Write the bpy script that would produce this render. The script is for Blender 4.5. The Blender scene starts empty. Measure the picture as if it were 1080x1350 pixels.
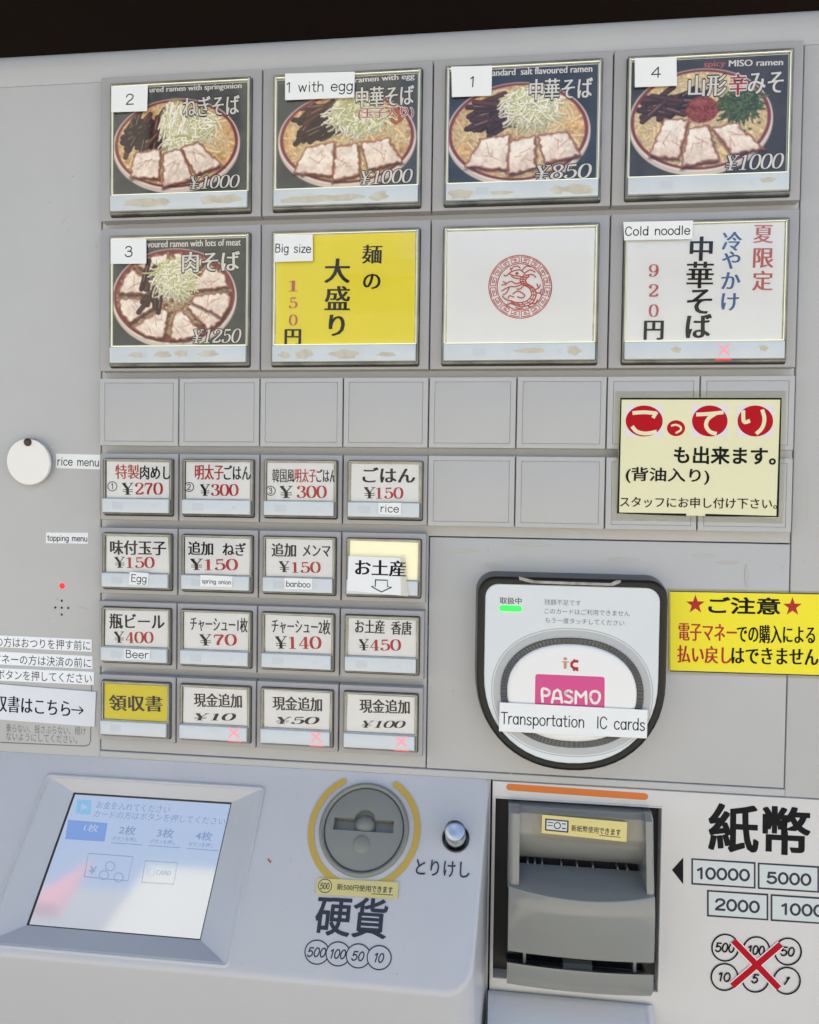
import bpy, bmesh, math, random
import numpy as np
from mathutils import Matrix, Vector
random.seed(7); rng = np.random.RandomState(5)
SC = bpy.context.scene; COL = SC.collection
R_ = math.radians
# ---------------------------------------------------------------- camera
Z0 = 1.52                                     # height of the top of the button grid (m)
def rodr(r):
    r = np.array(r); th = np.linalg.norm(r); k = r/th
    K = np.array([[0, -k[2], k[1]], [k[2], 0, -k[0]], [-k[1], k[0], 0]])
    return np.eye(3)+np.sin(th)*K+(1-np.cos(th))*K@K
RC = rodr((.02497, .11775, .01499)); TC = np.array((-184.96811, -259.98583, 453.80695)); CC = -RC.T@TC
M3 = np.array([[1, 0, 0], [0, 0, 1], [0, -1, 0]])          # panel (x, y down, into) -> world
def W(x, y, d): return Vector((x/1000, -d/1000, Z0-y/1000))
cam = bpy.data.objects.new('camera', bpy.data.cameras.new('camera')); COL.objects.link(cam); SC.camera = cam
cr, cu_, cb = M3@RC[0], -M3@RC[1], -M3@RC[2]
cl = W(CC[0], CC[1], -CC[2])
cam.matrix_world = Matrix(((cr[0], cu_[0], cb[0], cl.x), (cr[1], cu_[1], cb[1], cl.y), (cr[2], cu_[2], cb[2], cl.z), (0, 0, 0, 1)))
cam.data.sensor_fit = 'HORIZONTAL'; cam.data.sensor_width = 36; cam.data.lens = 1000/1080*36
cam.data.clip_start = .02; cam.data.clip_end = 500
# ---------------------------------------------------------------- sky, sun, exposure
SUN_EL, SUN_AZ = 62, 30        # elevation; azimuth measured from +Y (behind the machine) towards +X
wd = bpy.data.worlds.new("World"); SC.world = wd; wd.use_nodes = True
nt = wd.node_tree; sk = nt.nodes.new('ShaderNodeTexSky'); sk.sky_type = 'NISHITA'; sk.sun_disc = False
sk.sun_elevation = R_(SUN_EL); sk.sun_rotation = R_(SUN_AZ); sk.air_density = 1; sk.dust_density = 1.2
nt.links.new(sk.outputs[0], nt.nodes['Background'].inputs[0]); nt.nodes['Background'].inputs[1].default_value = .15
sl = bpy.data.lights.new('sun', 'SUN'); sl.energy = 3.6; sl.angle = R_(.5); sl.color = (1, .975, .94)
sun = bpy.data.objects.new('sun', sl); COL.objects.link(sun)
sd = Vector((math.sin(R_(SUN_AZ))*math.cos(R_(SUN_EL)), math.cos(R_(SUN_AZ))*math.cos(R_(SUN_EL)), math.sin(R_(SUN_EL))))
sun.rotation_euler = sd.to_track_quat('Z', 'Y').to_euler(); sun.location = sd*20
SC.view_settings.view_transform = 'Standard'; SC.view_settings.look = 'None'
SC.view_settings.exposure = 1.44; SC.view_settings.gamma = 1
# ---------------------------------------------------------------- materials
def lin(c): return tuple((v/255/12.92 if v/255 <= .04045 else ((v/255+.055)/1.055)**2.4) for v in c)
def mat(name, rgb, rough=.5, spec=.5, metal=0, var=0, vscale=8, bump=0, bscale=900, emit=None, es=1, rgb2=None, coat=0, rvar=0):
    m = bpy.data.materials.new(name); m.use_nodes = True; n = m.node_tree.nodes; L = m.node_tree.links
    b = n['Principled BSDF']; b.inputs['Base Color'].default_value = (*rgb, 1); b.inputs['Roughness'].default_value = rough
    b.inputs['Specular IOR Level'].default_value = spec; b.inputs['Metallic'].default_value = metal
    b.inputs['Coat Weight'].default_value = coat; b.inputs['Coat Roughness'].default_value = .08
    tc = n.new('ShaderNodeTexCoord')
    if var or rgb2:
        nz = n.new('ShaderNodeTexNoise'); nz.inputs['Scale'].default_value = vscale; nz.inputs['Detail'].default_value = 6; nz.inputs['Roughness'].default_value = .62
        L.new(tc.outputs['Object'], nz.inputs['Vector'])
        rp = n.new('ShaderNodeValToRGB'); rp.color_ramp.elements[0].position = .32; rp.color_ramp.elements[1].position = .68
        c2 = rgb2 or tuple(v*(1-var) for v in rgb)
        rp.color_ramp.elements[0].color = (*c2, 1); rp.color_ramp.elements[1].color = (*rgb, 1)
        L.new(nz.outputs[0], rp.inputs[0]); L.new(rp.outputs[0], b.inputs['Base Color'])
        if rvar:
            mr = n.new('ShaderNodeMapRange'); mr.inputs[3].default_value = rough-rvar; mr.inputs[4].default_value = rough+rvar
            L.new(nz.outputs[0], mr.inputs[0]); L.new(mr.outputs[0], b.inputs['Roughness'])
    if bump:
        nb = n.new('ShaderNodeTexNoise'); nb.inputs['Scale'].default_value = bscale; nb.inputs['Detail'].default_value = 3
        L.new(tc.outputs['Object'], nb.inputs['Vector'])
        bp = n.new('ShaderNodeBump'); bp.inputs['Strength'].default_value = bump; bp.inputs['Distance'].default_value = .0005
        L.new(nb.outputs[0], bp.inputs['Height']); L.new(bp.outputs[0], b.inputs['Normal'])
    if emit:
        b.inputs['Emission Color'].default_value = (*emit, 1); b.inputs['Emission Strength'].default_value = es
    return m
def glassy(name, ior=1.45, tint=(1, 1, 1), rough=.03):
    m = bpy.data.materials.new(name); m.use_nodes = True; n = m.node_tree.nodes; L = m.node_tree.links
    n.remove(n['Principled BSDF']); out = n['Material Output']
    t = n.new('ShaderNodeBsdfTransparent'); t.inputs[0].default_value = (*tint, 1)
    g = n.new('ShaderNodeBsdfGlossy'); g.inputs['Roughness'].default_value = rough
    f = n.new('ShaderNodeFresnel'); f.inputs[0].default_value = ior
    x = n.new('ShaderNodeMixShader'); L.new(f.outputs[0], x.inputs[0]); L.new(t.outputs[0], x.inputs[1]); L.new(g.outputs[0], x.inputs[2])
    tc = n.new('ShaderNodeTexCoord'); nb = n.new('ShaderNodeTexNoise'); nb.inputs['Scale'].default_value = 14
    bp = n.new('ShaderNodeBump'); bp.inputs['Strength'].default_value = .5; bp.inputs['Distance'].default_value = .0008
    L.new(tc.outputs['Object'], nb.inputs['Vector']); L.new(nb.outputs[0], bp.inputs['Height']); L.new(bp.outputs[0], g.inputs['Normal'])
    L.new(x.outputs[0], out.inputs[0]); return m
MT = {}
MT['fascia'] = mat('fascia_paint', (.47, .48, .49), .4, .42, var=.10, vscale=5, bump=.06, bscale=1400, rvar=.06)
MT['plate'] = mat('cover_plate_plastic', (.455, .465, .475), .4, .4, var=.05, vscale=9, bump=.05, bscale=1600, rvar=.05)
MT['house'] = mat('button_housing_plastic', (.375, .375, .39), .38, .45, var=.08, vscale=16, bump=.05, bscale=1500, rvar=.06)
MT['lower'] = mat('lower_panel_paint', (.60, .60, .60), .3, .5, var=.05, vscale=6, bump=.04, bscale=1200, rvar=.08)
MT['console'] = mat('console_plastic', (.525, .535, .56), .24, .5, var=.05, vscale=9, bump=.10, bscale=2200, rvar=.07)
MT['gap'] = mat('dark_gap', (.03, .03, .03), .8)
MT['acryl'] = mat('acrylic_rim', (.21, .21, .18), .13, .8, rgb2=(.06, .06, .05), vscale=45, bump=.3, bscale=160, coat=.6)  # light and dark mottle painted for the light refracted in clear acrylic
MT['acryl2'] = mat('acrylic_lip', (.80, .80, .70), .15, .8, rgb2=(.36, .36, .29), vscale=60, coat=.6)  # pale mottle paints the bright lit line along the rim's inner wall
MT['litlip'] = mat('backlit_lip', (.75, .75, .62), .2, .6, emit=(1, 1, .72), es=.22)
MT['faint'] = mat('faint_moulding', (.52, .575, .62), .3, .5)
MT['clear'] = glassy('clear_cover', 1.33)
MT['film'] = glassy('clear_film', 1.3, (.97, .97, .95), .2)
MT['paper'] = mat('white_paper', (.85, .885, .93), .7, .2, var=.04, vscale=18, bump=.15, bscale=300)
MT['sticker'] = mat('sticker_paper', (.80, .83, .85), .6, .25, var=.03, vscale=25, bump=.2, bscale=500)
MT['stickcool'] = mat('cool_sticker_paper', (.72, .75, .82), .45, .3, var=.05, vscale=18)
MT['yellow'] = mat('yellow_paper', (.88, .78, .06), .7, .2, var=.04, vscale=14)
MT['yellow2'] = mat('deep_yellow_paper', (.74, .66, .015), .6, .3, var=.05, vscale=20)
MT['ysign'] = mat('yellow_sign_print', (.86, .76, .015), .35, .4, var=.03, vscale=8)
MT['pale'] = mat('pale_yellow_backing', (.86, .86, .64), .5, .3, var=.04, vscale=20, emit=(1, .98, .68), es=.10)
MT['cream'] = mat('cream_sign_paper', (.76, .75, .50), .4, .35, var=.05, vscale=6)
MT['window'] = mat('lamp_window_plastic', (.60, .66, .71), .22, .5, var=.09, vscale=30, bump=.1, bscale=90)
MT['glue'] = mat('old_glue', (.46, .43, .35), .6, .3, rgb2=(.60, .58, .50), vscale=160)
MT['stain'] = mat('faint_residue', (.43, .42, .395), .5, .3, rgb2=(.465, .46, .445), vscale=60)
MT['ink'] = mat('black_ink', (.012, .012, .014), .75, .12)
MT['slate'] = mat('slate_ink', (.04, .045, .065), .6, .2)
MT['greyink'] = mat('grey_ink', (.16, .17, .18), .5, .3)
MT['red'] = mat('red_ink', (.44, .03, .035), .6, .15)
MT['dred'] = mat('dull_red_ink', (.50, .13, .13), .5, .3)
MT['signred'] = mat('sign_red', (.44, .003, .012), .6, .15)
MT['blue'] = mat('blue_ink', (.06, .14, .34), .5, .3)
MT['white'] = mat('white_ink', (.80, .79, .76), .5, .3)
MT['seal'] = mat('seal_red_ink', (.50, .09, .08), .6, .2)
MT['photodark'] = mat('photo_dark_edge', (.03, .03, .03), .5)
MT['lav'] = mat('pale_lavender_ink', (.70, .68, .76), .5)
MT['black'] = mat('black_plastic', (.008, .009, .009), .3, .3)
MT['dgrey'] = mat('dark_grey_plastic', (.06, .06, .06), .35, .5, bump=.1)
MT['face'] = mat('reader_face_plastic', (.64, .69, .73), .18, .55, var=.03, vscale=14)
MT['rband'] = mat('reader_grey_band', (.42, .45, .47), .25, .5)
MT['knurl'] = mat('knurled_ring', (.09, .09, .085), .25, .6)
MT['rinner'] = mat('reader_inner_plate', (.76, .78, .79), .15, .55)
MT['pink'] = mat('magenta_print', (.62, .06, .25), .3, .4)
MT['tan'] = mat('tan_print', (.50, .27, .14), .4)
MT['green'] = mat('green_lamp', (.03, .5, .08), .3, emit=(.01, .8, .05), es=.55)
MT['redlamp'] = mat('red_lamp', (.6, .02, .03), .3, emit=(1, .01, .02), es=.4)
MT['pinklamp'] = mat('pink_lamp', (.72, .3, .36), .3, emit=(1, .16, .26), es=.14)
MT['orange'] = mat('orange_bar', (.60, .15, .015), .4)
MT['gold'] = mat('mustard_arc', (.52, .36, .06), .4)
MT['stky'] = mat('pale_gold_sticker', (.66, .58, .22), .3, .5, var=.08, vscale=30)
MT['dial'] = mat('grey_green_plastic', (.215, .225, .205), .38, .5, var=.06, vscale=30, bump=.1, bscale=1500, rvar=.05)
MT['bill'] = mat('bill_unit_plastic', (.24, .25, .24), .13, .6, var=.05, vscale=14, bump=.05, bscale=700, rvar=.05)
MT['pocket'] = mat('pocket_shade_plastic', (.05, .055, .055), .5)
MT['chrome'] = mat('brushed_steel', (.62, .62, .62), .22, .5, metal=1)
MT['disc'] = mat('disc_plastic', (.80, .80, .78), .35, .5, var=.03, vscale=20)
MT['screw'] = mat('tarnished_screw', (.10, .075, .055), .4, .5, metal=.6, var=.5, vscale=200)
MT['box'] = mat('note_box_tint', (.56, .62, .63), .4)
MT['tape'] = mat('dirty_tape', (.50, .49, .45), .5, .3, rgb2=(.16, .13, .10), vscale=120)
MT['scuff'] = mat('scuff_dark', (.24, .235, .22), .6)
MT['scuffl'] = mat('scuff_pale', (.62, .62, .60), .4)
MT['hole'] = mat('speaker_hole_shade', (.015, .015, .015), .8)
def scrmat():
    m = mat('lcd_glass', (.12, .14, .17), .055, .5, emit=(.40, .45, .52), es=.24)
    m.node_tree.nodes['Principled BSDF'].inputs['IOR'].default_value = 3.2
    return m
MT['lcd'] = scrmat()
MT['ui'] = mat('lcd_text', (.05, .07, .12), .07, .5, emit=(.22, .29, .42), es=.2)
MT['uiblue'] = mat('lcd_blue', (.02, .05, .2), .06, 1, emit=(.10, .2, .5), es=.06)
MT['uiteal'] = mat('lcd_teal', (.05, .2, .2), .06, 1, emit=(.12, .40, .45), es=.12)
for k_ in ('ui', 'uiblue', 'uiteal'): MT[k_].node_tree.nodes['Principled BSDF'].inputs['IOR'].default_value = 3.0
def photomat():
    m = mat('menu_photo_print', (.5, .5, .5), .5, .3); n = m.node_tree.nodes
    a = n.new('ShaderNodeVertexColor'); a.layer_name = 'print'
    m.node_tree.links.new(a.outputs[0], n['Principled BSDF'].inputs['Base Color']); return m
MT['photo'] = photomat()
# ---------------------------------------------------------------- frames
class Fr:
    """local frame: a right, b up, c outward (mm) on a face tilted back by th degrees"""
    def __init__(s, x, y, d, th=0):
        s.O = np.array((x, y, d), float); t = R_(th); s.th = th
        s.ex = np.array((1, 0, 0.)); s.ey = np.array((0, -math.cos(t), -math.sin(t))); s.n = np.array((0, -math.sin(t), math.cos(t)))
        s.mw = Matrix.Translation(W(x, y, d)) @ Matrix.Rotation(-t, 4, 'X')
    def px(s, px, py, c=0):
        r = RC.T@np.array(((px-540)/1000, (py-675)/1000, 1.)); r = np.array((r[0], r[1], -r[2]))
        C = np.array((CC[0], CC[1], -CC[2])); P = s.O+s.n*c
        k = ((P-C)@s.n)/(r@s.n); p = C+k*r-s.O
        return (float(p@s.ex), float(p@s.ey))
    def loc(s, x, y):  # panel coordinates on the same plane (th = 0)
        return (x-s.O[0], s.O[1]-y)
MW = {}; PAP = {}     # PAP: the printed part of a thing, which carries its lettering
def put(o, fr, parent):
    COL.objects.link(o); MW[o.name] = fr.mw
    if parent: o.parent = parent; o.matrix_basis = MW[parent.name].inverted() @ fr.mw
    else: o.matrix_basis = fr.mw
    return o
def thing(name, fr, label, cat, group=None):
    o = bpy.data.objects.new(name, None); o.empty_display_size = .01; put(o, fr, None)
    o['label'] = label; o['category'] = cat
    if group: o['group'] = group
    return o
class MB:
    def __init__(s): s.v = []; s.f = []; s.m = []; s.mats = []
    def mi(s, m):
        if m not in s.mats: s.mats.append(m)
        return s.mats.index(m)
    def add(s, vs, fs, m):
        k = len(s.v); i = s.mi(m); s.v += [tuple(v) for v in vs]
        for f in fs: s.f.append(tuple(q+k for q in f)); s.m.append(i)
    def loft(s, loops, m, cap0=False, cap1=True):
        n = len(loops[0]); vs = [p for l in loops for p in l]; fs = []
        for j in range(len(loops)-1):
            for i in range(n):
                a, b = j*n+i, j*n+(i+1) % n; fs.append((a, b, b+n, a+n))
        if cap0: fs.append(tuple(reversed(range(n))))
        if cap1: fs.append(tuple(range((len(loops)-1)*n, len(loops)*n)))
        s.add(vs, fs, m)
    def slab(s, pts, c0, c1, m, bev=0):
        pts = ccw(pts)
        L = [[(a, b, c0) for a, b in pts]]
        if bev: L += [[(a, b, c1-bev) for a, b in pts], [(a, b, c1-.3*bev) for a, b in inset(pts, .3*bev)], [(a, b, c1) for a, b in inset(pts, bev)]]
        else: L += [[(a, b, c1) for a, b in pts]]
        s.loft(L, m, cap0=True)
    def ring(s, out, inn, prof, m):
        out, inn = ccw(out), ccw(inn)
        s.loft([[(o[0]*(1-t)+i[0]*t, o[1]*(1-t)+i[1]*t, c) for o, i in zip(out, inn)] for t, c in prof], m, cap1=False)
    def build(s, name, fr, parent=None, smooth=None, bevel=None):
        me = bpy.data.meshes.new(name)
        me.from_pydata([(a/1000, -c/1000, b/1000) for a, b, c in s.v], [], s.f)
        for m in s.mats: me.materials.append(MT[m])
        me.polygons.foreach_set('material_index', s.m); me.update()
        if smooth:
            for p in me.polygons: p.use_smooth = True
            bm = bmesh.new(); bm.from_mesh(me)
            for e in bm.edges:
                if len(e.link_faces) == 2 and e.calc_face_angle(0) > R_(smooth): e.smooth = False
                if len(e.link_faces) != 2: e.smooth = False
            bm.to_mesh(me); bm.free()
        return put(bpy.data.objects.new(name, me), fr, parent)
def ccw(p):
    A = sum(p[i][0]*p[(i+1) % len(p)][1]-p[(i+1) % len(p)][0]*p[i][1] for i in range(len(p)))
    return list(p) if A > 0 else list(reversed(p))
def inset(p, d):
    n = len(p); out = []
    for i in range(n):
        a, b, c = Vector(p[i-1]), Vector(p[i]), Vector(p[(i+1) % n])
        e1, e2 = (b-a).normalized(), (c-b).normalized(); n1, n2 = Vector((-e1.y, e1.x)), Vector((-e2.y, e2.x))
        h = n1+n2; k = h.dot(n1); q = b+h*(d/max(k, .3)); out.append((q.x, q.y))
    return out
def rect(x0, y0, x1, y1): return [(x0, y0), (x1, y0), (x1, y1), (x0, y1)]
def rrect(x0, y0, x1, y1, r, n=6):
    out = []
    for cx, cy, a0 in ((x1-r, y0+r, -90), (x1-r, y1-r, 0), (x0+r, y1-r, 90), (x0+r, y0+r, 180)):
        for k in range(n+1):
            a = R_(a0+90*k/n); out.append((cx+r*math.cos(a), cy+r*math.sin(a)))
    return out
def ell(cx, cy, rx, ry, n=48, p=2.0):
    o = []
    for k in range(n):
        a = 2*math.pi*k/n; c, s_ = math.cos(a), math.sin(a)
        o.append((cx+rx*math.copysign(abs(c)**(2/p), c), cy+ry*math.copysign(abs(s_)**(2/p), s_)))
    return o
def catm(P, n=6, closed=False):
    P = [Vector(p) for p in P]; o = []; N = len(P)
    rg = range(N) if closed else range(N-1)
    for i in rg:
        g = (lambda k: P[k % N]) if closed else (lambda k: P[max(0, min(N-1, k))])
        a, b, c, d = g(i-1), g(i), g(i+1), g(i+2)
        for k in range(n):
            t = k/n; q = .5*((2*b)+(c-a)*t+(2*a-5*b+4*c-d)*t*t+(3*b-a-3*c+d)*t**3); o.append((q.x, q.y))
    if not closed: o.append((P[-1].x, P[-1].y))
    return o
def ribbon(P, w, caps=False):
    """flat ribbon along polyline P; w = number or function(tangent, t) giving full width"""
    P = [Vector(p) for p in P]; n = len(P); vs = []; fs = []
    for i in range(n):
        t = (P[min(n-1, i+1)]-P[max(0, i-1)]); t = t.normalized() if t.length else Vector((1, 0))
        k = (w(t, i/(n-1)) if callable(w) else w)/2; q = Vector((-t.y, t.x))*k
        vs += [(P[i]+q), (P[i]-q)]
    for i in range(n-1): fs.append((2*i, 2*i+1, 2*i+3, 2*i+2))
    vs = [(v.x, v.y) for v in vs]
    if caps and not callable(w):
        for e in (0, n-1):
            k = len(vs); vs += [(P[e].x+w/2*math.cos(a*math.pi/6), P[e].y+w/2*math.sin(a*math.pi/6)) for a in range(12)]
            fs.append(tuple(range(k, k+12)))
    return vs, fs
# ---------------------------------------------------------------- lettering
_tc = {}
def glyphs(txt, off=0, sp=1.0):
    key = (txt, off, sp)
    if key not in _tc:
        c = bpy.data.curves.new('t', 'FONT'); c.body = txt; c.offset = off; c.space_character = sp; c.resolution_u = 3
        o = bpy.data.objects.new('t', c); me = o.to_mesh()
        v = np.array([(p.co.x, p.co.y) for p in me.vertices]) if len(me.vertices) else np.zeros((1, 2)); f = [tuple(p.vertices) for p in me.polygons]
        o.to_mesh_clear(); bpy.data.objects.remove(o); bpy.data.curves.remove(c); _tc[key] = (v, f)
    return _tc[key]
def NIB(th, tn): return lambda t, u: tn+(th-tn)*abs(t.y)**1.3
DG = {
 '0': [('c', [(.30, .98), (.12, .86), (.05, .5), (.12, .14), (.30, .02), (.48, .14), (.55, .5), (.48, .86)])],
 '1': [('l', [(.31, .97), (.31, .03)]), ('h', [(.12, .86), (.22, .89), (.31, .96)]), ('h', [(.12, .02), (.50, .02)])],
 '2': [('s', [(.10, .70), (.10, .84), (.22, .97), (.38, .96), (.51, .84), (.49, .66), (.36, .46), (.18, .25), (.08, .10)]), ('k', [(.07, .07), (.5, .07)]), ('s', [(.50, .06), (.54, .24)]), ('d', [(.13, .72)])],
 '3': [('s', [(.10, .78), (.14, .92), (.28, .98), (.44, .93), (.48, .76), (.42, .59), (.26, .52)]), ('s', [(.26, .52), (.46, .46), (.54, .27), (.46, .09), (.28, .02), (.12, .08), (.07, .22)]), ('d', [(.13, .77)]), ('d', [(.11, .22)])],
 '4': [('l', [(.40, .97), (.40, .03)]), ('h', [(.38, .95), (.05, .28)]), ('h', [(.04, .27), (.57, .27)]), ('h', [(.24, .02), (.54, .02)])],
 '5': [('h', [(.13, .95), (.13, .52)]), ('k', [(.12, .92), (.48, .93)]), ('s', [(.13, .53), (.28, .61), (.45, .55), (.53, .34), (.46, .11), (.28, .02), (.12, .07), (.07, .2)]), ('d', [(.11, .2)])],
 '7': [('k', [(.08, .92), (.54, .92)]), ('h', [(.08, .95), (.06, .70)]), ('s', [(.53, .9), (.38, .6), (.27, .3), (.25, .03)])],
 '8': [('c', [(.30, .98), (.14, .90), (.12, .76), (.22, .60), (.36, .50), (.50, .36), (.50, .14), (.30, .02), (.10, .12), (.09, .34), (.22, .48), (.38, .58), (.47, .74), (.45, .90)])],
 '9': [('c', [(.30, .98), (.12, .88), (.07, .66), (.14, .46), (.30, .38), (.46, .48), (.52, .68), (.46, .9)]), ('s', [(.53, .66), (.52, .36), (.40, .1), (.24, .02), (.11, .08), (.09, .2)]), ('d', [(.13, .2)])],
 'Y': [('l', [(.32, .5), (.32, .03)]), ('l', [(.08, .96), (.32, .48)]), ('h', [(.58, .96), (.34, .48)]), ('h', [(.0, .96), (.24, .96)]), ('h', [(.44, .96), (.66, .96)]), ('h', [(.16, .02), (.5, .02)]), ('h', [(.04, .42), (.62, .42)]), ('h', [(.04, .25), (.62, .25)])],
}
def serifnum(txt, bold=.14, slant=0):
    V, F = [], []; x = 0; zz = 0
    for ch in txt:
        for kind, P in DG['Y' if ch == '¥' else ch]:
            w = {'h': .055, 'k': .12}.get(kind)
            if kind == 'd': vs = ell(P[0][0], P[0][1], .065, .065, 10); fs = [tuple(range(10))]
            else:
                Q = catm(P, 5, kind == 'c') if len(P) > 2 else P
                if kind == 'c': Q = Q+[Q[0]]
                vs, fs = ribbon(Q, w or (bold if kind == 'l' else NIB(bold, .045)))
            k = len(V); zz += 1; V += [(a+x+slant*b, b, zz % 7) for a, b in vs]; F += [tuple(q+k for q in f) for f in fs]
        x += .74 if ch == '¥' else .64
    return np.array(V), F
STY = {'sans': (0, [(0, 0)]), 'thin': (-.010, [(0, 0)]), 'med': (0, [(0, 0), (.022, 0), (.011, .012)]), 'bold': (.008, [(0, 0), (.022, 0), (.011, .014)]),
       'heavy': (.010, [(0, 0), (.03, 0), (.03, .025), (0, .025), (.015, .012)]), 'mincho': (-.001, [(0, 0), (.026, .0), (.052, 0)]),
       'minchob': (0, [(0, 0), (.022, .006), (.044, 0), (.066, .006)]), 'minchol': (-.002, [(0, 0), (.03, 0), (.06, 0)]),
       'halo': (.012, [(.05*math.cos(a*math.pi/4)+.02, .05*math.sin(a*math.pi/4)) for a in range(8)])}
class Let(MB):
    """letters printed on a face; positions are given on the photograph and carried to the face itself"""
    def __init__(s, fr, c): super().__init__(); s.fr = fr; s.c = c; s.k = 0
    def _place(s, V, F, A, B, h, m, c, slant=0, ref=None):
        ref = V if ref is None else ref
        lo, hi = ref.min(0), ref.max(0); Zl = V[:, 2]*.003 if V.shape[1] > 2 else np.zeros(len(V)); A, B = np.array(A), np.array(B)
        ex = (B-A); Wd = np.linalg.norm(ex); ex = ex/Wd; ey = np.array((-ex[1], ex[0]))
        U = (V[:, 0]-lo[0])/(hi[0]-lo[0])*Wd; T = (V[:, 1]-(lo[1]+hi[1])/2)/(hi[1]-lo[1])*h
        P = A+np.outer(U+T*slant, ex)+np.outer(T, ey)
        s.add([(p[0], p[1], c+z) for p, z in zip(P, Zl)], F, m)
    def hmm(s, x, y, h): a, b = s.fr.px(x, y-h/2, s.c), s.fr.px(x, y+h/2, s.c); return abs(a[1]-b[1])
    def t(s, txt, x0, y0, x1, y1, h, m='ink', sty='sans', slant=0, sp=1.0, halo=None):
        A, B = s.fr.px(x0, y0, s.c), s.fr.px(x1, y1, s.c); hh = s.hmm((x0+x1)/2, (y0+y1)/2, h)
        for st, mm in (([('halo', halo)] if halo else [])+[(sty, m)]):
            off, sh = STY[st]; ref = glyphs(txt, STY[sty][0], sp)[0]
            for dx, dy in sh:
                V, F = glyphs(txt, off, sp); s.k += 1
                s._place(V+np.array((dx, dy)), F, A, B, hh, mm, s.c+.006*s.k, slant, ref)
        return s
    def n(s, txt, x0, y0, x1, y1, h, m='ink', bold=.15, slant=0, halo=None):
        A, B = s.fr.px(x0, y0, s.c), s.fr.px(x1, y1, s.c); hh = s.hmm((x0+x1)/2, (y0+y1)/2, h); V, F = serifnum(txt, bold)
        if halo:
            for a in range(8):
                s.k += 1; s._place(V+np.array((.07*math.cos(a*math.pi/4), .07*math.sin(a*math.pi/4), 0)), F, A, B, hh, halo, s.c+.006*s.k, slant, V)
        s.k += 4 if halo else 1
        # lift each glyph stroke a hair so strokes never share a plane
        s._place(V, F, A, B, hh, m, s.c+.006*s.k, slant)
        s.k += 4
        return s
    def ch(s, txt, x, y, size, m='ink', sty='mincho'):
        w = size/2; V = glyphs(txt, STY[sty][0])[0]; d = V.max(0)-V.min(0); k = size/max(d)
        return s.t(txt, x-d[0]*k/2, y, x+d[0]*k/2, y, d[1]*k, m, sty)
    def poly(s, P, m, lift=0):
        s.k += 1; Q = ccw([s.fr.px(x, y, s.c) for x, y in P]); s.add([(a, b, s.c+.006*s.k+lift) for a, b in Q], [tuple(range(len(Q)))], m); return s
    def line(s, P, w, m, caps=False):
        s.k += 1; Q = [s.fr.px(x, y, s.c) for x, y in P]; k = s.hmm(P[0][0], P[0][1], 10)/10
        s.mm(Q, w*k, m, caps); return s
    def mm(s, Q, w, m, caps=False, lift=0, sharp=False):
        """stroke of width w (mm) along face points Q; caps and sharp joints are capsules lifted a hair"""
        if sharp:
            for i in range(len(Q)-1):
                a, b = Vector(Q[i]), Vector(Q[i+1]); d = (b-a).normalized()*w/2 if (b-a).length else Vector((w/2, 0)); an = math.atan2(d.y, d.x)
                P = [(b.x+w/2*math.cos(an+R_(t)), b.y+w/2*math.sin(an+R_(t))) for t in range(-90, 91, 30)]+[(a.x+w/2*math.cos(an+R_(t)), a.y+w/2*math.sin(an+R_(t))) for t in range(90, 271, 30)]
                s.add([(x, y, s.c+.006*s.k+lift+.003*(i % 4)) for x, y in P], [tuple(range(len(P)))], m)
            return
        vs, fs = ribbon(Q, w); s.add([(a, b, s.c+.006*s.k+lift) for a, b in vs], fs, m)
        if caps:
            for j, e in enumerate((0, -1)):
                s.add([(Q[e][0]+w/2*math.cos(a*math.pi/6), Q[e][1]+w/2*math.sin(a*math.pi/6), s.c+.006*s.k+lift+.002*(j+1)) for a in range(12)], [tuple(range(12))], m)
    def r(s, txt, x0, y0, x1, y1, cap, wpx=1.3, m='ink', slant=0):
        """round mono-line lettering: cap = cap height in pixels"""
        A, B = np.array(s.fr.px(x0, y0, s.c)), np.array(s.fr.px(x1, y1, s.c)); h = s.hmm((x0+x1)/2, (y0+y1)/2, cap); w = s.hmm((x0+x1)/2, (y0+y1)/2, wpx)
        adv = [RF[ch][0] for ch in txt]; tot = sum(adv)-.12; ex = B-A; Wd = np.linalg.norm(ex); ex = ex/Wd; ey = np.array((-ex[1], ex[0])); x = -.06; s.k += 1; j = 0
        for ch, ad in zip(txt, adv):
            for kind, P in RF[ch][1]:
                Q = catm(P, 5, kind == 'O') if kind in 'CO' else P
                if kind == 'O': Q = Q+[Q[0], Q[1]]
                Q = [tuple(A+ex*((a+x)/tot*Wd+slant*(b-.5)*h)+ey*(b-.5)*h) for a, b in Q]
                s.mm(Q, w, m, kind in 'C', lift=.003*(j % 5), sharp=kind == 'P'); j += 1
            x += ad
        s.k += 5; return s
    def circ(s, x, y, r, w, m, ry=None): 
        return s.line([(x+r*math.cos(a*math.pi/18), y+(ry or r)*math.sin(a*math.pi/18)) for a in range(38)], w, m)
    def done(s, parent, name='lettering'): return s.build(name, s.fr, PAP.get(parent.name, parent)) if s.v else None
_o = lambda cx, cy, rx, ry: ('O', [(cx+rx*math.cos(R_(a)), cy+ry*math.sin(R_(a))) for a in range(0, 360, 45)])
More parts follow.
